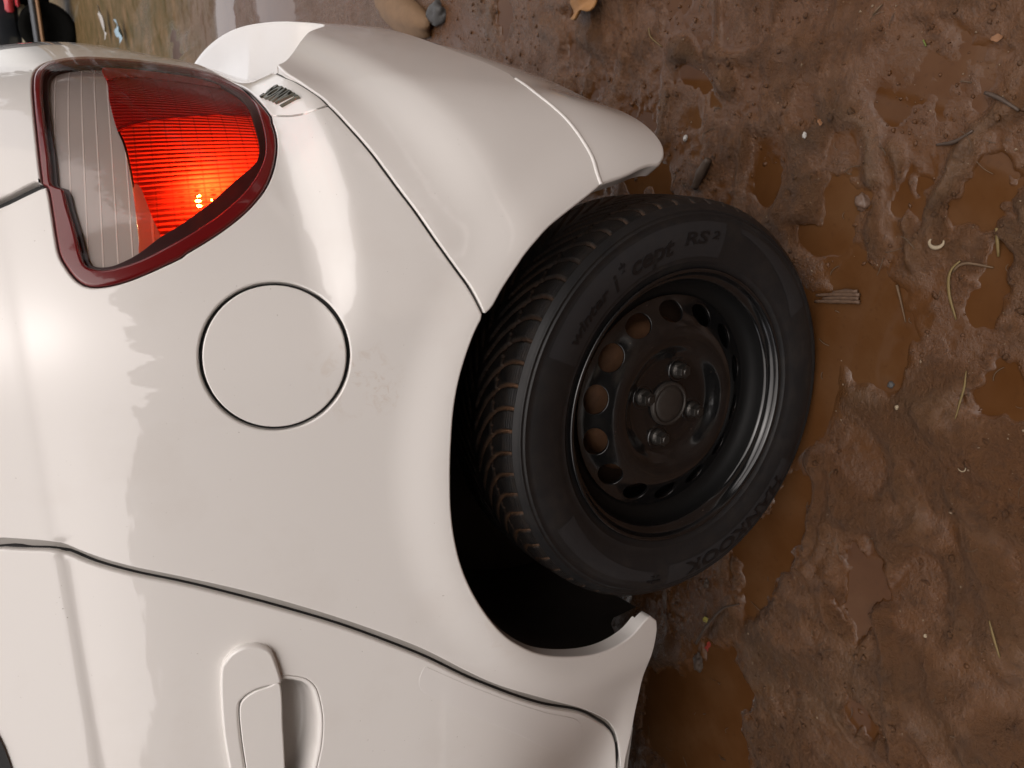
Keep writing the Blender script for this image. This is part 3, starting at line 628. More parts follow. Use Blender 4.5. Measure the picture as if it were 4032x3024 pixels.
RED_RIM, _t, _p = mat('dark_red_lamp_rim', (.14, .005, .006), .22, 0, .6, .04)
def optic_mat(name, base, trans, mix_t, clear, scale_s, scale_z, spark=True):
    """moulded lamp plastic: diffuse skin that passes light from behind, with clear lenslet centres"""
    m = bpy.data.materials.new(name); m.use_nodes = True; t = m.node_tree; t.nodes.clear()
    out = t.nodes.new('ShaderNodeOutputMaterial')
    df = nd(t, 'BsdfPrincipled', Roughness=.25); df.inputs['Base Color'].default_value = (*base, 1)
    tl = nd(t, 'BsdfTranslucent'); tl.inputs[0].default_value = (*trans, 1)
    mx = nd(t, 'MixShader'); mx.inputs[0].default_value = mix_t
    t.links.new(df.outputs[0], mx.inputs[1]); t.links.new(tl.outputs[0], mx.inputs[2])
    ps, pz = nd(t, 'Attribute', _attribute_name='ps').outputs['Fac'], nd(t, 'Attribute', _attribute_name='pz').outputs['Fac']
    zz = mathn(t, 'ADD', pz, mathn(t, 'MULTIPLY', ps, .10))
    cell = lambda v, s: mathn(t, 'SUBTRACT', mathn(t, 'FRACT', mathn(t, 'DIVIDE', v, s)), .5)
    fs, fz = cell(ps, scale_s), cell(zz, scale_z)
    if spark:
        r2 = mathn(t, 'ADD', mathn(t, 'POWER', mathn(t, 'DIVIDE', fs, .34), 2.), mathn(t, 'POWER', mathn(t, 'DIVIDE', fz, .26), 2.))
        rb = mathn(t, 'ADD', mathn(t, 'POWER', mathn(t, 'SUBTRACT', ps, O['bulb'][0][0]), 2.), mathn(t, 'POWER', mathn(t, 'SUBTRACT', pz, O['bulb'][0][1]), 2.))
        mask = mathn(t, 'MULTIPLY', vramp(t, r2, .15, .85, .95, 0), vramp(t, rb, .0002, .0009, 1, 0))
        hgt = mathn(t, 'ADD', mathn(t, 'MULTIPLY', mathn(t, 'POWER', fs, 2.), 2.2), mathn(t, 'MULTIPLY', fz, 1.6))
        bmp = nd(t, 'Bump', Strength=1., Distance=.006); t.links.new(bmp.outputs[0], tl.inputs['Normal'])
        edge = mathn(t, 'MAXIMUM', vramp(t, mathn(t, 'ABSOLUTE', fs), .36, .5), vramp(t, mathn(t, 'ABSOLUTE', fz), .42, .5))      # moulding lines between the lenslets
        t.links.new(mixc(t, mathn(t, 'MULTIPLY', edge, .65), trans, tuple(q * .25 for q in trans)), tl.inputs[0])
    else:
        mask = mathn(t, 'MULTIPLY', fs, 0.); line = vramp(t, mathn(t, 'ABSOLUTE', fz), .035, .07, 1, 0); hgt = line
        bmp = nd(t, 'Bump', Strength=.5, Distance=.002); df.inputs['Coat Weight'].default_value = 1.; df.inputs['Coat Roughness'].default_value = .04
        t.links.new(mixc(t, line, base, tuple(min(1, b * 1.7) for b in base)), df.inputs['Base Color'])
    t.links.new(hgt, bmp.inputs['Height']); t.links.new(bmp.outputs[0], df.inputs['Normal'])
    tr = nd(t, 'BsdfTransparent'); tr.inputs[0].default_value = (*clear, 1)
    mx2 = t.nodes.new('ShaderNodeMixShader'); t.links.new(mask, mx2.inputs[0]); t.links.new(mx.outputs[0], mx2.inputs[1]); t.links.new(tr.outputs[0], mx2.inputs[2])
    t.links.new(mx2.outputs[0], out.inputs[0])
    return m
OPT_RED = optic_mat('moulded_red_plastic', (.66, .016, .008), (.95, .03, .01), .62, (1., .35, .06), .0062, .0150)
OPT_DARK = optic_mat('moulded_dark_red_plastic', (.50, .011, .009), (.60, .008, .006), .30, (.8, .1, .05), .0062, .0150)
OPT_CLEAR = optic_mat('moulded_clear_plastic', (.40, .355, .33), (.6, .55, .5), .04, (1, 1, 1), .01, .0125, False)
AMBER = optic_mat('moulded_amber_plastic', (.55, .11, .05), (.8, .2, .06), .35, (1, .5, .2), .02, .02, False)
EDGE_RED = optic_mat('moulded_glow_red_plastic', (.80, .020, .008), (.95, .03, .01), .3, (1., .35, .06), .0062, .0150)  # brighter red paints the lamp's glow into the strip along the edge
panel('lamp_rim', lamp, RED_RIM, offset_loop(lamp_loop, -.0012), [offset_loop(rim_in, -.0005)], off=.0010, rr=.003, depth=.012, grid=.010, step=.005)
panel('lamp_shadow_band', lamp, mat('dark_lamp_shadow_band', (.030, .003, .003), .35)[0], offset_loop(rim_in, .003), [offset_loop(inner, -.0030)], off=-.0060, rr=.0005, depth=.050, grid=.010, step=.005)  # dark red-black band painted for the shade between rim and lens
strip('lamp_gasket', lamp, BLACK, np.concatenate([lamp_loop, lamp_loop[:1]]), .0034, -.006)
# split the inner opening into a clear upper bar, a red field and a dark red field
so, se = split[0], split[-1]
def cut(Lp, line):
    i0 = int(np.argmin(np.linalg.norm(Lp - line[0], axis=1))); i1 = int(np.argmin(np.linalg.norm(Lp - line[-1], axis=1)))
    if i0 > i1: i0, i1 = i1, i0; line = line[::-1]
    a = np.concatenate([Lp[i0:i1 + 1], line[::-1][1:-1]]); b = np.concatenate([Lp[i1:], Lp[:i0 + 1], line[1:-1]])
    return a, b
pa, pb = cut(inner, split)
red_field, clear_field = (pa, pb) if pa[:, 1].mean() < pb[:, 1].mean() else (pb, pa)
dl = crom(O['dark_split'], .006)
pa, pb = cut(red_field, dl)
dark_field, lit_field = (pa, pb) if pa[:, 0].mean() > pb[:, 0].mean() else (pb, pa)
def set_attr(o):                                                # arc and height coordinates for the moulded pattern
    me = o.data; co = np.array([tuple(v.co) for v in me.vertices]); th = np.arctan2(co[:, 0], YC - co[:, 1]) * YC
    for nm, val in (('ps', th), ('pz', co[:, 2])): me.attributes.new(nm, 'FLOAT', 'POINT').data.foreach_set('value', val.astype(np.float32))
set_attr(panel('red_lens', lamp, OPT_RED, offset_loop(lit_field, -.0022), off=-.009, rr=.0003, depth=.001, grid=.006, step=.004))
set_attr(panel('dark_red_lens', lamp, OPT_DARK, dark_field, off=-.009, rr=.0003, depth=.001, grid=.006, step=.004))
set_attr(panel('clear_lens', lamp, OPT_CLEAR, clear_field, off=-.010, rr=.0003, depth=.001, grid=.006, step=.004))
set_attr(panel('amber_lens', lamp, AMBER, crom(O['amber'], .004, True), off=-.0080, rr=.0004, depth=.001, grid=.006, step=.004))
set_attr(panel('edge_glow_strip', lamp, EDGE_RED, crom(O['top_strip'], .004, True), off=-.0070, rr=.0004, depth=.001, grid=.006, step=.004))
panel('lamp_cover', lamp, COVER, offset_loop(rim_in, .0005), off=.0016, rr=.0004, depth=.001, grid=.010, step=.005)
panel('lamp_housing', lamp, simple('lamp_reflector', (.06, .012, .010), .4, .3), offset_loop(lamp_loop, .004), off=-.060, rr=.001, depth=.002, grid=.02)
bp = np.array(O['bulb'][0]); bpos = surf(bp[:1], bp[1:2])[0]; bn = normals(surf, bp[:1], bp[1:2])[0]
BULB = bpy.data.materials.new('lit_bulb'); BULB.use_nodes = True; _t = BULB.node_tree; _t.nodes.clear()
_e = nd(_t, 'Emission', Strength=210.); _e.inputs[0].default_value = (1, .62, .25, 1); _o = _t.nodes.new('ShaderNodeOutputMaterial'); _t.links.new(_e.outputs[0], _o.inputs[0])
bmx = bmesh.new(); bmesh.ops.create_uvsphere(bmx, u_segments=16, v_segments=10, radius=.0085); me = bpy.data.meshes.new('bulb'); bmx.to_mesh(me); bmx.free(); me.shade_smooth()
vdir = bpos - np.array((.313, -.7532, 1.022)); vdir /= np.linalg.norm(vdir)
link('bulb', me, BULB, lamp, tuple(bpos - bn * .034 + (vdir + bn * abs(vdir @ bn)) * .034 / abs(vdir @ bn)))

# ---------------------------------------------------------------- wheel
HUBZ, TYC = .283, .077
wheel = empty('wheel', (0, TYC, HUBZ), car)
def revolve(name, prof, material, parent, seg=160, a0=0., a1=2 * math.pi, flip=False):
    P = np.array(prof, float); full = abs(a1 - a0 - 2 * math.pi) < 1e-6
    al = np.linspace(a0, a1, seg, endpoint=not full)
    V = np.stack([np.sin(al)[:, None] * P[:, 0], np.broadcast_to(P[:, 1], (seg, len(P))), np.cos(al)[:, None] * P[:, 0]], -1).reshape(-1, 3)
    Q = grid_quads(seg, len(P), full)
    if flip: Q = Q[:, ::-1]
    return fast_mesh(name, V, Q, material, parent)
side_prof = [(.1885, -.0745), (.192, -.0790), (.198, -.0810), (.2035, -.0840), (.2042, -.0850), (.2055, -.0850), (.2062, -.0848), (.213, -.0880), (.222, -.0905), (.232, -.0922), (.2415, -.0925), (.2500, -.0916),
             (.258, -.0898), (.2640, -.0876), (.2648, -.0884), (.2662, -.0880), (.2668, -.0864), (.2692, -.0854), (.2699, -.0862), (.2713, -.0856), (.2719, -.0840), (.2755, -.0812), (.2785, -.0785)]
side_r, side_y = np.array([p[0] for p in side_prof]), np.array([p[1] for p in side_prof])
tyre = revolve('tyre', side_prof, RUBBER, wheel, 220)
revolve('inner_sidewall', [(r, -y) for r, y in side_prof][::-1], RUBBER, tyre, 90)
# tread with directional V grooves cut into it
NA, NW, PIT = 1240, 66, 62
wv = np.concatenate([[-.0785], np.linspace(-.0775, .0775, NW), [.0785]]); al = np.linspace(0, 2 * math.pi, NA, endpoint=False)
Wg, Ag = np.meshgrid(wv, al); aw = np.abs(Wg) / .0775
R = .2890 - .0045 * aw ** 2 - .0060 * np.clip((aw - .80) / .20, 0, 1) ** 2.4
half = np.where(Wg < 0, 0, .5)
sweep = 2.9 * (1 - aw) ** 2.1                                   # in pitches: grooves run across at the shoulder and sweep forward to the centre
ph = (Ag / (2 * math.pi) * PIT + sweep + half) % 1; dph = np.abs(ph - .5) * (2 * math.pi * .288 / PIT)
slope = 1 / np.sqrt(1 + (2.9 * 2.1 * (1 - aw) ** 1.1 * (2 * math.pi * .288 / PIT) / .0775) ** 2)
g = np.clip(1.0 - np.abs(dph * slope - 0) / .0025, 0, 1)
dg = np.clip(g * 3, 0, 1) * np.where(aw > .97, .3, 1) * np.clip((aw - .05) / .05, 0, 1)
circ = np.clip((1 - np.abs(np.abs(Wg) - .0435 - .0035 * (ph - .5)) / .0016) * 3, 0, 1)          # two zig-zag rib grooves
dep = np.maximum(dg * .0065, circ * .004)
dep = np.where(np.abs(Wg) > .078, 0, dep)
Rg = R - dep
V = np.stack([np.sin(Ag) * Rg, Wg, np.cos(Ag) * Rg], -1).reshape(-1, 3)
tr = fast_mesh('tread', V, grid_quads(NA, NW + 2, True), TREAD, tyre)
at = tr.data.attributes.new('mud', 'FLOAT', 'POINT'); at.data.foreach_set('value', np.clip(dep / .0065, 0, 1).ravel().astype(np.float32))
# raised bands and letters on the sidewall
def on_side(alpha, r, h):
    y = np.interp(r, side_r, side_y) - h; return np.stack([np.sin(alpha) * r, y, np.cos(alpha) * r], -1)
def band(name, a0, a1, r0, r1, taper=0.):
    n = int(abs(a1 - a0) / 2) + 3; a = np.radians(np.linspace(a0, a1, n)); u = np.linspace(0, 1, 7)
    rr0 = r0 + taper * np.linspace(0, 1, n); A = np.repeat(a, 7); Rr = (rr0[:, None] + (r1 - rr0)[:, None] * u).ravel()
    return mesh(name, on_side(A, Rr, .0005), grid_quads(n, 7), RUBBER_BAND, tyre)
band('letter_band', 24, 101, .2105, .2565); band('letter_band', -152, -85, .2315, .2620); band('letter_band', -78, -30, .238, .252, -.016); band('letter_band', 108, 150, .250, .256, -.025)
def side_text(name, body, a0, a1, r_base, height, shear=.2, offset=.025):
    V, Fc = text_mesh(body, 1., shear, offset); x0, x1 = V[:, 0].min(), V[:, 0].max()
    def at(h): return lambda v: on_side(np.radians(a0 + (v[:, 0] - x0) / (x1 - x0) * (a1 - a0)), r_base + v[:, 1] / .73 * height, h)
    Vx, Fx = extrude_text(V, Fc, at(.0013), at(.0004)); return mesh(name, Vx, Fx, RUBBER_TEXT, tyre, False)
side_text('sidewall_letters', 'winter', 30, 50, .2240, .0150)
side_text('sidewall_letters', 'i', 52.5, 54.6, .2190, .0240); side_text('sidewall_letters', '*', 56.2, 59.2, .2240, .0230); side_text('sidewall_letters', 'cept', 60.5, 79, .2200, .0240)
side_text('sidewall_letters', 'RS', 83.5, 94, .2280, .0165); side_text('sidewall_letters', '2', 95.2, 98.4, .2345, .0105)
side_text('sidewall_letters', 'HANKOOK', -145, -93, .2375, .0215, 0., .035)
side_text('sidewall_emblem', '*', -82, -76, .232, .026, 0.)
# rim barrel
d2 = lambda d: d - TYC
rim_prof = [(.1885, -.0752), (.1925, -.0790), (.1950, -.0815), (.1948, -.0838), (.1930, -.0850), (.1905, -.0845), (.1890, -.0825), (.1878, -.0780), (.1855, -.0730), (.1815, -.0710), (.1790, -.0700), (.1778, -.0660),
            (.1768, -.0570), (.1745, -.0490), (.1690, -.0435), (.1610, -.0412), (.1545, -.0405), (.1530, -.0300), (.1530, .0250), (.1600, .0450), (.1720, .0600), (.1850, .0720)]
rim = revolve('rim', rim_prof[:12], RIM, wheel, 160, flip=False)
revolve('rim_well', rim_prof[11:], RIM_WELL, rim, 120)
disc_y = spline([.030, .036, .045, .060, .069, .076, .084, .092, .102, .111, .118, .126, .134, .142, .150, .157], [.0275, .0275, .0270, .0270, .0262, .0225, .0160, .0118, .0105, .0124, .0155, .0200, .0250, .0295, .0325, .0345])
circ_ = lambda c, r, n: np.array([[c[0] + r * math.cos(t), c[1] + r * math.sin(t)] for t in np.linspace(0, 2 * math.pi, n, endpoint=False)])
loops = [circ_((0, 0), .1545, 180), circ_((0, 0), .031, 48)[::-1]]
for k in range(14):
    a = math.radians(11 + k * 360 / 14); e = circ_((0, 0), 1., 36)[::-1] * np.array([.0212, .0152])          # round on the sloping face, so narrower in plan
    loops.append(np.stack([.134 * math.sin(a) + e[:, 0] * math.cos(a) + e[:, 1] * math.sin(a), .134 * math.cos(a) - e[:, 0] * math.sin(a) + e[:, 1] * math.cos(a)], 1))
Vd, Td, idd = triangulate(loops, .0042)
rd = np.hypot(Vd[:, 0], Vd[:, 1]); yd = d2(disc_y(rd)); h = 1e-3; sl = (disc_y(rd + h) - disc_y(rd - h)) / (2 * h)
Nn = np.stack([sl * Vd[:, 0] / rd, -np.ones_like(rd), sl * Vd[:, 1] / rd], 1); Nn /= np.linalg.norm(Nn, axis=1, keepdims=True)
Vv = [np.stack([Vd[:, 0], yd, Vd[:, 1]], 1)]; Ff = [Td]; Nv = [Nn]; base = len(Vd)
for L in idd[1:]:
    L = np.array(L); m = len(L); i2 = np.roll(np.arange(m), -1); prev = L; c = Vv[0][L].mean(0)
    b = c - Vv[0][L]; b[:, 1] = 0; b /= np.linalg.norm(b, axis=1, keepdims=True)
    for (e, dn, ca) in ((.0006, .0004, .7), (.0009, .0012, .1), (.0009, .0045, 0.)):
        q = Vv[0][L] + b * e - Nn[L] * dn; cur = base + np.arange(m); base += m; Vv.append(q); Nv.append(Nn[L] * ca + b * (1 - ca))
        Ff += [np.stack([prev, cur, cur[i2]], 1), np.stack([prev, cur[i2], prev[i2]], 1)]; prev = cur
mesh('disc', np.concatenate(Vv), np.concatenate(Ff), RIM, rim, True, np.concatenate(Nv))
revolve('hub_cap', [(.0005, d2(.0185)), (.010, d2(.0188)), (.020, d2(.0205)), (.0255, d2(.0225)), (.0270, d2(.0250)), (.0275, d2(.0215)), (.0295, d2(.0210)), (.0318, d2(.0225)), (.0325, d2(.0290))], simple('dusty_hub_cap', (.045, .038, .033), .45, .3, scale=90), wheel, 48, flip=True)
for k in range(4):
    a = math.radians(19 + 90 * k); cx, cz = .05 * math.sin(a), .05 * math.cos(a)
    prof = [(.0002, d2(.0085)), (.0050, d2(.0085)), (.0058, d2(.0095)), (.0060, d2(.0110)), (.0088, d2(.0112)), (.0094, d2(.0125)), (.0094, d2(.0200)), (.0110, d2(.0215)), (.0125, d2(.0240)), (.0125, d2(.0285))]
    Vb, nseg = [], 24
    for t in range(nseg):
        tt = t * 2 * math.pi / nseg
        for j, (r, y) in enumerate(prof):
            f = 1.0 if j < 3 or j > 6 else (.866 / max(math.cos(((tt + math.pi / 6) % (math.pi / 3)) - math.pi / 6), .5)) * 1.08; Vb.append((cx + r * f * math.sin(tt), y, cz + r * f * math.cos(tt)))
    fast_mesh('lug_bolt', Vb, grid_quads(nseg, len(prof), True)[:, ::-1], STEEL, wheel, False)
    revolve_prof = [(.0150, d2(.0272)), (.0165, d2(.0255)), (.0180, d2(.0262)), (.0190, d2(.0278))]
    Vb = [(cx + r * math.sin(t), y, cz + r * math.cos(t)) for t in np.linspace(0, 2 * math.pi, 24, endpoint=False) for r, y in revolve_prof]
    fast_mesh('bolt_seat', Vb, grid_quads(24, 4, True)[:, ::-1], RIM, wheel)
revolve('brake_drum', [(.001, d2(.052)), (.060, d2(.052)), (.100, d2(.056)), (.112, d2(.062)), (.116, d2(.075)), (.116, d2(.088)), (.120, d2(.090)), (.120, d2(.125)), (.001, d2(.13))], RUST, wheel, 72, flip=True)
revolve('backing_plate', [(.110, d2(.092)), (.152, d2(.094)), (.1525, d2(.098)), (.110, d2(.100))], simple('dark_rusty_plate', (.055, .030, .018), .8, scale=60), wheel, 60, flip=True)
# ---------------------------------------------------------------- wheel housing and underside
AL = np.linspace(-99, 60, 64); Vl = []
for a in AL:
    ar = math.radians(a); k = float(sstep(-80, -92, np.array(a))); x, z = AX + .352 * math.sin(ar), AZ + .352 * math.cos(ar)
    for y in np.linspace(-.018 + .10 * k, .30, 9): Vl.append((x, y, z + .006 * math.sin(7 * x + 20 * y)))
mesh('wheel_housing', Vl, grid_quads(64, 9), LINER, car)
Vl = [(AX + r * math.sin(math.radians(a)), .30, AZ + r * math.cos(math.radians(a))) for a in np.linspace(-99, 60, 60) for r in (.02, .2, .353)]
mesh('inner_fender_wall', Vl, grid_quads(60, 3), LINER, car)
def bx(name, lo, hi, material, parent, bev=.004):
    b = bmesh.new(); bmesh.ops.create_cube(b, size=1)
    for v in b.verts: v.co = Vector([(lo[i] + hi[i]) / 2 + v.co[i] * (hi[i] - lo[i]) for i in range(3)])
    if bev: bmesh.ops.bevel(b, geom=list(b.edges), offset=bev, segments=2, affect='EDGES')
    me = bpy.data.meshes.new(name); b.to_mesh(me); b.free(); me.shade_smooth(); return link(name, me, material, parent)
bx('floor_pan', (-2.6, .20, .335), (-.45, 1.34, .365), BLACK, car)
bx('floor_pan', (-.33, .31, .36), (.30, 1.23, .40), BLACK, car)
bx('axle_beam', (-.05, .16, .25), (.05, 1.38, .31), BLACK, car, .02)
bx('rear_valance', (.30, .32, .345), (.40, 1.22, .52), BLACK, car, .02)
# far flank, upper body and glass so the car holds together from other places
def sheet(name, s0, s1, z0, z1, material, ns=40, nz=16, off=0.):
    s = np.linspace(s0, s1, ns); z = np.linspace(z0, z1, nz); Sg, Zg = np.meshgrid(s, z, indexing='ij'); Sg, Zg = Sg.ravel(), Zg.ravel()
    return mesh(name, surf(Sg, Zg) + normals(surf, Sg, Zg) * off, grid_quads(ns, nz), material, car)
sheet('far_flank', 1.86, 2.95, .34, 1.16, PAINT)
sheet('side_window', -1.10, -.24, 1.131, 1.42, GLASS_D, off=-.012)
strip('window_trim', car, BLACK, [[-1.12, 1.127], [-.70, 1.127], [-.298, 1.127], [-.245, 1.165]], .010, .002)
sheet('rear_pillar', -.23, .30, 1.163, 1.42, PAINT, 24, 12)
sheet('rear_window', .34, 1.85, 1.17, 1.42, GLASS_D, off=-.01)
rs = np.linspace(-1.10, 3.4, 90); ring = surf(rs, rs * 0 + 1.42); cen = np.array([-.5, YC, 1.47])
Vr = np.concatenate([ring + (cen - ring) * u + np.array([0, 0, .05]) * math.sin(u * 1.57) for u in (0, .1, .3, .6, 1.)]).reshape(5, 90, 3).transpose(1, 0, 2).reshape(-1, 3)
mesh('roof', Vr, grid_quads(90, 5), PAINT, car)
# ---------------------------------------------------------------- things lying on the ground
def gz(x, y): return max(float(height(np.array([x], float), np.array([y], float))[0]), 0.)
def tube(name, pts, radii, material, parent=None, seg=8, lift=.002, flat=1., wob=.0, seed=1, ground=True):
    r = np.random.default_rng(seed); P = np.array([(x, y) for x, y in pts], float); L = crom(P, .006)
    n = len(L); rad = np.interp(np.linspace(0, 1, n), np.linspace(0, 1, len(radii)), radii)
    Z = np.array([gz(x, y) for x, y in L]) if ground else np.zeros(n)
    k = min(9, n | 1); Z = np.convolve(np.pad(Z, k // 2, mode='edge'), np.ones(k) / k, mode='valid')[:n]; Z = Z + rad * .7 * flat + lift
    C = np.column_stack([L, Z]); t = np.gradient(C, axis=0); t /= np.linalg.norm(t, axis=1, keepdims=True) + 1e-9
    sd_ = np.cross(t, [0, 0, 1.]); sd_ /= np.linalg.norm(sd_, axis=1, keepdims=True) + 1e-9; up = np.cross(sd_, t)
    V = []
    for i in range(n):
        for k in range(seg):
            a = 2 * math.pi * k / seg; f = 1 + wob * (r.random() - .5)
            V.append(C[i] + (sd_[i] * math.cos(a) + up[i] * math.sin(a) * flat) * rad[i] * f)
    Q = [(i * seg + k, i * seg + (k + 1) % seg, (i + 1) * seg + (k + 1) % seg, (i + 1) * seg + k) for i in range(n - 1) for k in range(seg)]
    Fc = [tuple(q) for q in Q] + [tuple(range(seg))[::-1], tuple(range((n - 1) * seg, n * seg))]
    o0 = Vector((L[0][0], L[0][1], 0)); return mesh(name, np.array(V) - np.array(o0), Fc, material, parent, True, loc=o0)
def lump(name, xy, size, material, seed, squash=.6, sub=3, rough=.25, sink=.35, rot=0., ang=1.):
    xy = xy[0]; b = bmesh.new(); bmesh.ops.create_icosphere(b, subdivisions=sub, radius=1.); r = np.random.default_rng(seed); o3 = r.random(3) * 50
    for v in b.verts:
        c = np.array(v.co); n = vnoise(np.array([c[0] * 1.6 + o3[0] + c[2]]), np.array([c[1] * 1.6 + o3[1] - c[2]]), seed)[0] + .5 * vnoise(np.array([c[0] * 4 + o3[1]]), np.array([c[1] * 4 + c[2] * 3 + o3[2]]), seed + 1)[0]
        v.co = v.co * (1 + rough * (n - .75) * 2 * ang)
        v.co = Vector((v.co.x * size[0], v.co.y * size[1], v.co.z * size[2] if len(size) > 2 else v.co.z * size[0] * squash))
    bmesh.ops.rotate(b, verts=b.verts, cent=(0, 0, 0), matrix=Matrix.Rotation(rot, 3, 'Z'))
    me = bpy.data.meshes.new(name); b.to_mesh(me); b.free(); me.shade_smooth()
    hz = size[2] if len(size) > 2 else size[0] * squash
    return link(name, me, material, None, (xy[0], xy[1], gz(*xy) + hz * (1 - 2 * sink) * .6))
def scrap(name, xy, w, l, material, seed, curl=.3, thick=.0006, rot=0., leaf=True, lift=.003):
    xy = xy[0]; n, m = 11, 7; V = []
    r = np.random.default_rng(seed); k = r.random(8)
    for i in range(n):
        u = i / (n - 1) * 2 - 1; hw = (math.sqrt(max(0, 1 - abs(u) ** 2.2)) if leaf else 1) * w / 2 * (1 + .25 * math.sin(5 * u + 6 * k[0]))
        for j in range(m):
            v = j / (m - 1) * 2 - 1; V.append((u * l / 2, v * hw, curl * w * (v * v * .5 + .35 * math.sin(2 * u + 6 * k[1]) + .15 * math.sin(4 * v + 6 * k[2]))))
    V = np.array(V); zmin = V[:, 2].min(); V[:, 2] -= zmin
    ca, sa = math.cos(rot), math.sin(rot); V[:, :2] = V[:, :2] @ np.array([[ca, sa], [-sa, ca]])
    Q = grid_quads(n, m); B = V.copy(); B[:, 2] -= thick; N = len(V); E = []
    rim_ = [(0, j) for j in range(m)] + [(i, m - 1) for i in range(1, n)] + [(n - 1, j) for j in range(m - 2, -1, -1)] + [(i, 0) for i in range(n - 2, 0, -1)]
    ids = [i * m + j for i, j in rim_]
    for a, b in zip(ids, ids[1:] + ids[:1]): E.append((a, b, b + N, a + N))
    Fc = [tuple(q) for q in Q] + [tuple(q[::-1] + N) for q in Q] + E
    return mesh(name, np.concatenate([V, B]), Fc, material, None, True, loc=(xy[0], xy[1], gz(*xy) + lift))
WOOD = simple('wet_dark_wood', (.085, .058, .042), .55, scale=90, var=.6); WOOD2 = simple('sodden_bark', (.13, .075, .045), .6, scale=120, var=.6)
STRAW = simple('yellow_straw', (.18, .125, .045), .5, scale=80); STRAW2 = simple('dull_straw', (.13, .08, .042), .6, scale=80)
PALE = simple('pale_shell', (.34, .27, .18), .5, scale=90); WHITE = simple('white_litter', (.45, .43, .40), .5, scale=60); LEAFO = simple('orange_leaf', (.22, .10, .04), .5)
LEAFY = simple('yellow_leaf', (.33, .28, .07), .5); REDP = simple('red_plastic', (.30, .04, .025), .4); TAN = simple('tan_stone', (.21, .125, .065), .7, scale=25, var=.35)
STONE = simple('grey_stone', (.065, .062, .06), .5, scale=60); GREEN = simple('green_grass', (.13, .16, .03), .5); BLUE = simple('pale_blue_litter', (.30, .42, .50), .5)
CLOD = simple('wet_clod', (.13, .078, .052), .40, scale=60)
S_ = SPOT
tag(tube('stick', S_['stick'], [.007, .0085, .006], WOOD, wob=.5, seed=3), 'short grey-brown stick lying behind the tyre below the bumper corner', 'stick')
# splintered strip of wood: a few fibres side by side make up the one piece
pl = tag(empty('wood_strip', (S_['plank'][0][0], S_['plank'][0][1], 0)), 'flat splintered strip of brown wood poking out from beside the tyre', 'wood')
(ax_, ay_), (bx2, by2) = S_['plank']; dv = np.array([bx2 - ax_, by2 - ay_]); pv = np.array([-dv[1], dv[0]]) / np.linalg.norm(dv)
for k, (o1, a, b) in enumerate(((-.0075, .0, 1.), (-.0028, .18, .98), (.0022, .03, 1.0), (.0068, .42, .96))):
    p0, p1 = np.array([ax_, ay_]) + dv * a + pv * o1, np.array([ax_, ay_]) + dv * b + pv * o1 * 1.1
    f = tube('splinter', [p0, (p0 + p1) / 2 + pv * .0006, p1], [.0020, .0031, .0028], WOOD2, pl, wob=.5, seed=10 + k, flat=.8, lift=.004)
    f.location = f.location - pl.location
tag(tube('grass_blade', S_['blade1'], [.0012, .0022, .0022, .0012], STRAW, seg=6, flat=.5), 'bent yellow grass blade with a hooked end on the brown water', 'grass blade', 'loose grass blades')
tag(tube('grass_blade', S_['blade2'], [.0016, .0020, .0010], STRAW2, seg=6, flat=.5), 'dull brown straw arching beside the hooked yellow blade', 'grass blade', 'loose grass blades')
tag(tube('grass_blade', S_['blade3'], [.0008, .0018, .0015, .0008], STRAW, seg=6, flat=.5), 'thin straight yellow blade lying by the puddle level with the hub', 'grass blade', 'loose grass blades')
tag(tube('plant_stem', S_['stem'], [.0020, .0014, .0008], STRAW2, seg=6), 'thin drooping brown stem in wet mud near the wood strip', 'stem')
tag(tube('grass_blade', S_['stalk'], [.0020, .0024, .0016], STRAW, seg=6, flat=.6), 'short pale stalk at the edge of the upper right puddle', 'grass blade', 'loose grass blades')
tag(tube('grass_blade', S_['straw'], [.0012, .0020, .0012], STRAW, seg=6, flat=.6, lift=.001), 'pale straw pressed into a mud rut low on the right', 'grass blade', 'loose grass blades')
tag(tube('grass_blade', S_['thin_straw'], [.0010, .0012, .0008], STRAW, seg=6), 'very thin straw on the mud beyond the bumper skirt', 'grass blade', 'loose grass blades')
tag(tube('grass_blade', S_['green'], [.0012, .0018, .0010], GREEN, seg=6), 'tiny green grass blade on the brown mud', 'grass blade', 'loose grass blades')
tag(tube('twig', S_['twig_r'], [.0022, .0028, .0024, .0016], WOOD, wob=.3), 'crooked dark twig running off the right edge of the picture', 'twig', 'twigs in the mud')
tag(tube('twig', S_['twig_m'], [.0014, .0026, .0014], WOOD, wob=.3), 'slim dark twig lying just above the upper right puddle', 'twig', 'twigs in the mud')
tag(tube('twig', S_['twig_t'], [.0012, .0018, .0010], STRAW2), 'short straw-coloured twig near the top edge of the mud', 'twig', 'twigs in the mud')
tag(tube('twig', S_['twig_root'], [.0026, .0020, .0018, .0012], WOOD, wob=.3), 'long thin dark twig slanting across the mud below the tyre', 'twig', 'twigs in the mud')
tag(lump('root_clump', S_['root'], (.020, .010, .008), WOOD, 31, rough=.5), 'knotty dark root clump at the lower end of the long twig', 'root')
tag(lump('root_clump', S_['debris'], (.010, .006, .006), WOOD, 37, rough=.5), 'small dark scrap of root on the water under the tyre', 'root')
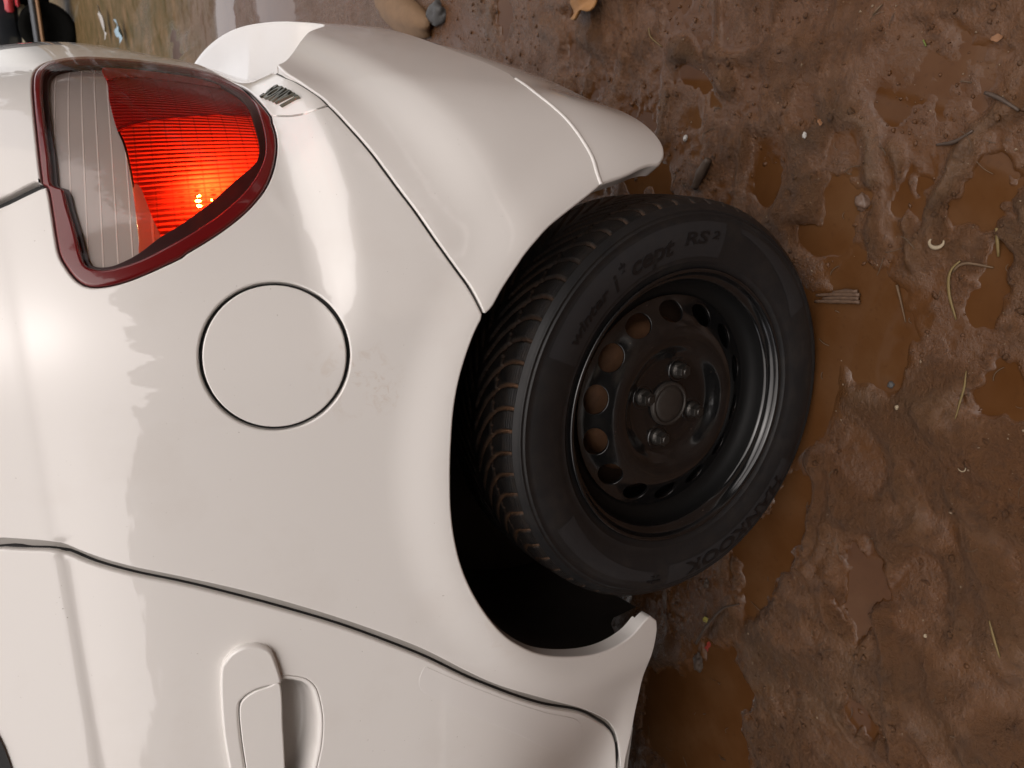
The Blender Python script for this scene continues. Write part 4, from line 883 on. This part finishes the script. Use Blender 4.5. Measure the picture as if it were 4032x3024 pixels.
# pale broken ring of shell
sh = [(S_['shell'][0][0] + .0060 * math.cos(a), S_['shell'][0][1] + .0060 * math.sin(a)) for a in np.linspace(.6, 5.4, 14)]
tag(tube('shell_fragment', sh, [.0010, .0024, .0030, .0024, .0010], PALE, seg=8, flat=.6), 'pale curved shell fragment on the mud ridge between two puddles', 'shell')
cu = [(S_['curl'][0][0] + .006 * math.cos(a), S_['curl'][0][1] + .006 * math.sin(a)) for a in np.linspace(2.2, 5.6, 8)]
tag(tube('straw_curl', cu, [.0006, .0010, .0006], PALE, seg=6), 'tiny pale curl of straw right of the wheel', 'straw')
tag(lump('white_chip', S_['white_chip'], (.0055, .0035, .004), WHITE, 41, rough=.2, sink=.1), 'small bright white chip beside the corner of the bumper skirt', 'chip')
tag(lump('white_chip', S_['white_bit'], (.0050, .0030, .003), WHITE, 43, rough=.3, sink=.1), 'little white scrap in the dark mud above the tyre', 'chip')
tag(scrap('fallen_leaf', S_['leaf_orange'], .006, .011, LEAFO, 5, rot=.6), 'tiny orange-brown leaf in the mud above the tyre', 'leaf', 'fallen leaves')
tag(scrap('fallen_leaf', S_['leaf_yellow'], .010, .018, LEAFY, 6, curl=.5, rot=2.2), 'small yellow-green leaf below the tyre', 'leaf', 'fallen leaves')
tag(scrap('fallen_leaf', S_['leafbrown'], .008, .014, LEAFO, 8, rot=1.6), 'brown leaf flake near the upper right corner', 'leaf', 'fallen leaves')
tag(scrap('red_scrap', S_['red'], .008, .022, REDP, 7, curl=.25, rot=2.8, leaf=False), 'torn red plastic scrap beside the long twig', 'scrap')
tag(lump('pebble', S_['pebble_y'], (.0035, .0028, .0028), PALE, 51), 'small yellowish pebble right of the wheel', 'pebble', 'single pebbles')
tag(lump('pebble', S_['stone_d'], (.0055, .0045, .0045), STONE, 52), 'small dark grey pebble in the water right of the wheel', 'pebble', 'single pebbles')
tag(lump('pebble', S_['peb1'], (.0030, .0025, .0025), PALE, 53), 'small pinkish pebble by the rut at lower right', 'pebble', 'single pebbles')
tag(lump('pebble', S_['peb_d'], (.030, .040, .02), STONE, 54), 'dark rounded stone in the mud beyond the bumper', 'stone')
tag(lump('mud_lump', S_['lump'], (.012, .010, .009), CLOD, 55, rough=.4), 'round wet mud lump standing in the puddle above the tyre', 'mud lump')
tag(scrap('wood_chip', S_['chip'], .040, .075, simple('orange_bark', (.34, .17, .06), .6, scale=50), 9, curl=.35, thick=.006, rot=1.75, leaf=False, lift=.012), 'orange-brown bark chip at the top edge of the mud', 'wood chip')
tag(lump('tan_stone', S_['tan'], (.055, .20, .035), TAN, 56, rough=.12, rot=-.35, sink=.3), 'flat tan stone in the mud just beyond the bumper', 'stone')
tag(scrap('litter', S_['far_white'], .16, .30, WHITE, 12, rot=.4, leaf=False, lift=.03), 'white litter scrap on the grass far behind the tail lamp', 'litter', 'far litter')
tag(scrap('litter', S_['far_blue'], .14, .22, BLUE, 13, rot=.9, leaf=False, lift=.03), 'pale blue litter scrap on the far grass', 'litter', 'far litter')

# clods and grit nobody could count
def clods(name, n, box, smin, smax, material, seed, gate):
    r = np.random.default_rng(seed); b = bmesh.new(); bmesh.ops.create_icosphere(b, subdivisions=1, radius=1.); B = np.array([tuple(v.co) for v in b.verts]); Tq = np.array([[v.index for v in f.verts] for f in b.faces]); b.free()
    X = r.uniform(box[0], box[1], n * 4); Y = r.uniform(box[2], box[3], n * 4); k = fbm(X, Y, 7, 2, 33) + .25 * r.random(len(X)); hh = height(X, Y)
    ok = (k > gate) & (hh > -.002); X, Y, hh = X[ok][:n], Y[ok][:n], hh[ok][:n]; n = len(X)
    sc = smin + (smax - smin) * r.random(n) ** 4
    J = 1 + 1.0 * (r.random((n, len(B))) - .5); ang = r.uniform(0, 6.28, n); st = np.stack([1 + .5 * r.random(n), np.ones(n), .55 + .3 * r.random(n)], 1)
    P = B[None] * J[..., None] * st[:, None, :] * sc[:, None, None]; ca, sa = np.cos(ang)[:, None], np.sin(ang)[:, None]
    Q = np.stack([P[..., 0] * ca - P[..., 1] * sa + X[:, None], P[..., 0] * sa + P[..., 1] * ca + Y[:, None], P[..., 2] + (np.maximum(hh, 0) + sc * .15)[:, None]], -1)
    T = (Tq[None] + (np.arange(n) * len(B))[:, None, None]).reshape(-1, 3)
    o = fast_mesh(name, Q.reshape(-1, 3), T, material); o['kind'] = 'stuff'; return o
tag(clods('mud_clods', 7000, (-1.0, .9, -.48, 1.3), .0008, .0048, MUD, 3, .50), 'loose wet crumbs of brown mud strewn over the ground', 'mud crumbs')
tag(clods('grit', 900, (-1.0, .9, -.48, .9), .0007, .0018, simple('pale_grit', (.24, .17, .11), .6), 4, .45), 'pale grit scattered through the wet mud', 'grit')

# short root fibres and straw bits pressed into the mud
r = np.random.default_rng(23); Vf, Ff = [], []
for k in range(240):
    x, y = r.uniform(-.9, .7), r.uniform(-.47, .8); a = r.uniform(0, 6.28); L = r.uniform(.006, .028); bend = r.uniform(-.8, .8); rad = r.uniform(.0003, .0008); z0 = gz(x, y); base = len(Vf)
    for i in range(6):
        u = i / 5; aa = a + bend * u; px, py = x + L * u * math.cos(aa), y + L * u * math.sin(aa)
        for q in range(4): Vf.append((px + rad * math.cos(q * 1.57) * -math.sin(aa), py + rad * math.cos(q * 1.57) * math.cos(aa), z0 + .0012 + .002 * math.sin(u * 3.1) + rad * math.sin(q * 1.57)))
    Ff += [(base + i * 4 + q, base + i * 4 + (q + 1) % 4, base + i * 4 + 4 + (q + 1) % 4, base + i * 4 + 4 + q) for i in range(5) for q in range(4)]
tag(fast_mesh('root_fibres', Vf, Ff, simple('brown_fibre', (.13, .085, .05), .6, scale=30, var=.7)), 'fine brown root fibres and straw bits pressed into the mud', 'fibres', kind='stuff')

# ---------------------------------------------------------------- parked truck far behind (only a corner of it shows)
DARKB = simple('dark_blue_grey_paint', (.055, .066, .085), .35, 0, .6, scale=4, var=.2); GREYB = simple('grey_bar', (.10, .11, .125), .45, scale=8); TANB = simple('tan_rail', (.30, .17, .09), .6, scale=8); BEIGE = simple('beige_strip', (.30, .27, .19), .6, scale=8)
LAMPR, _t, _p = mat('truck_red_lamp', (.55, .045, .06), .2, 0, 1)
TY = 14.25
truck = tag(empty('parked_truck', (2.55, TY, 0)), 'dark parked truck far behind, only its tyre, rails and red lamps showing', 'truck')
def tb(name, lo, hi, m_, bev=.02):
    o = bx(name, (lo[0] - 2.55, lo[1] - TY, lo[2]), (hi[0] - 2.55, hi[1] - TY, hi[2]), m_, truck, bev); return o
tb('side_panel', (.6, 14.25, .76), (4.6, 16.0, 1.9), DARKB, .05)
tb('beige_strip', (.6, 14.20, .64), (2.86, 14.34, .752), BEIGE); tb('under_panel', (.8, 14.45, .30), (4.4, 15.8, .75), DEEP_BLACK)
tb('bumper_bar', (.6, 13.98, .515), (4.4, 14.05, .600), GREYB); tb('tan_rail', (.6, 13.97, .460), (4.4, 14.04, .508), TANB, .01)
tb('red_lamp', (2.72, 14.10, .80), (3.30, 14.24, .92), LAMPR); tb('red_lamp', (2.80, 14.10, .715), (3.20, 14.19, .775), LAMPR)
r_ = []
for a in np.linspace(0, 2 * math.pi, 48, endpoint=False):
    for rr_, yy in ((.20, .06), (.30, .0), (.37, .01), (.395, .05), (.395, .22), (.37, .26), (.20, .24)): r_.append((-.02 + rr_ * math.sin(a), yy - .15, .385 + rr_ * math.cos(a)))
fast_mesh('tyre', r_, grid_quads(48, 7, True)[:, ::-1], DEEP_BLACK, truck)
r_ = [(-.02 + rr_ * math.sin(a), yy - .15, .385 + rr_ * math.cos(a)) for a in np.linspace(0, 2 * math.pi, 32, endpoint=False) for rr_, yy in ((.205, .06), (.18, .09), (.10, .10), (.01, .08))]
fast_mesh('wheel_disc', r_, grid_quads(32, 4, True)[:, ::-1], DEEP_BLACK, truck)

# ---------------------------------------------------------------- unseen wood added behind the viewer for the paint to mirror: it shows as the dark lower half of the paint's reflections
def make_leaf():
    m, t, p = mat('dull_foliage', (.05, .06, .03), .6); v = coords(t)
    t.links.new(ramp(t, noise(t, v, .8, 4), [(.3, (.030, .036, .016)), (.7, (.085, .075, .040))]), p.inputs['Base Color']); return m
r = np.random.default_rng(17); Pc = []
for i in range(96):
    an = math.radians(130 + 280 * i / 95 + r.uniform(-1.2, 1.2)); dist = r.uniform(14.5, 19); cx, cy = .3 + dist * math.cos(an), -.7 + dist * math.sin(an); front = abs(math.degrees(an) - 270) < 66; hh = (r.uniform(9.6, 12.0) if front else r.uniform(5., 7.)) * (dist / 16); rw = r.uniform(1.3, 2.2)
    n = 1500 if front else 300; u = r.normal(size=(n, 3)); u /= np.linalg.norm(u, axis=1, keepdims=True); q = u * (r.random(n) ** .4)[:, None] * np.array([rw, rw, hh * .5]); Pc.append(q + np.array([cx, cy, hh * .5 + .3]))
Pc = np.concatenate(Pc); n = len(Pc); a = r.normal(size=(n, 3)); a /= np.linalg.norm(a, axis=1, keepdims=True); b = np.cross(a, r.normal(size=(n, 3))); b /= np.linalg.norm(b, axis=1, keepdims=True); sz_ = r.uniform(.12, .30, n)[:, None]
Vq = np.stack([Pc - (a + b) * sz_, Pc + (a - b) * sz_, Pc + (a + b) * sz_, Pc + (b - a) * sz_], 1).reshape(-1, 3)
tag(fast_mesh('wood', Vq, np.arange(4 * n).reshape(-1, 4), make_leaf(), smooth=False), 'dull green belt of trees, unseen, added behind the viewer for the paint to mirror', 'trees', kind='stuff')

# ---------------------------------------------------------------- unseen cream house, added behind the camera so its wall mirrors warm in the flank
CREAMW = simple('cream_render', (.78, .66, .50), .8, scale=3, var=.15); ROOFT = simple('brown_roof_sheet', (.16, .09, .06), .6, scale=6)
hx, hy, ha = 4.4, -12.2, math.radians(-18)
house = tag(empty('reflection_house', (hx, hy, 0)), 'small cream house, unseen, added behind the viewer for a warm reflection in the white paint', 'house'); house.rotation_euler.z = ha
bx('wall', (-2.6, -4, -.2), (2.6, 0, 2.9), CREAMW, house, .02)
mesh('roof', [(-2.9, .4, 2.75), (2.9, .4, 2.75), (2.9, -2, 4.0), (-2.9, -2, 4.0), (-2.9, -4.4, 2.75), (2.9, -4.4, 2.75), (-2.9, .4, 2.85), (2.9, .4, 2.85), (2.9, -2, 4.1), (-2.9, -2, 4.1), (-2.9, -4.4, 2.85), (2.9, -4.4, 2.85)],
     [(0, 1, 2, 3), (3, 2, 5, 4), (6, 9, 8, 7), (9, 10, 11, 8), (0, 6, 7, 1), (4, 5, 11, 10), (0, 3, 9, 6), (3, 4, 10, 9), (1, 7, 8, 2), (2, 8, 11, 5)], ROOFT, house, False)
for wx0 in (-1.9, 1.0):
    wf = bx('window', (wx0, -.02, 1.0), (wx0 + .9, .06, 2.1), simple('window_frame_paint', (.6, .58, .55), .5), house, .01)
    bx('pane', (wx0 + .08, .055, 1.08), (wx0 + .82, .066, 2.02), GLASS_D, wf, .002)
bx('door', (-.55, -.02, 0), (.35, .05, 2.1), simple('brown_door_paint', (.10, .05, .03), .5), house, .01)
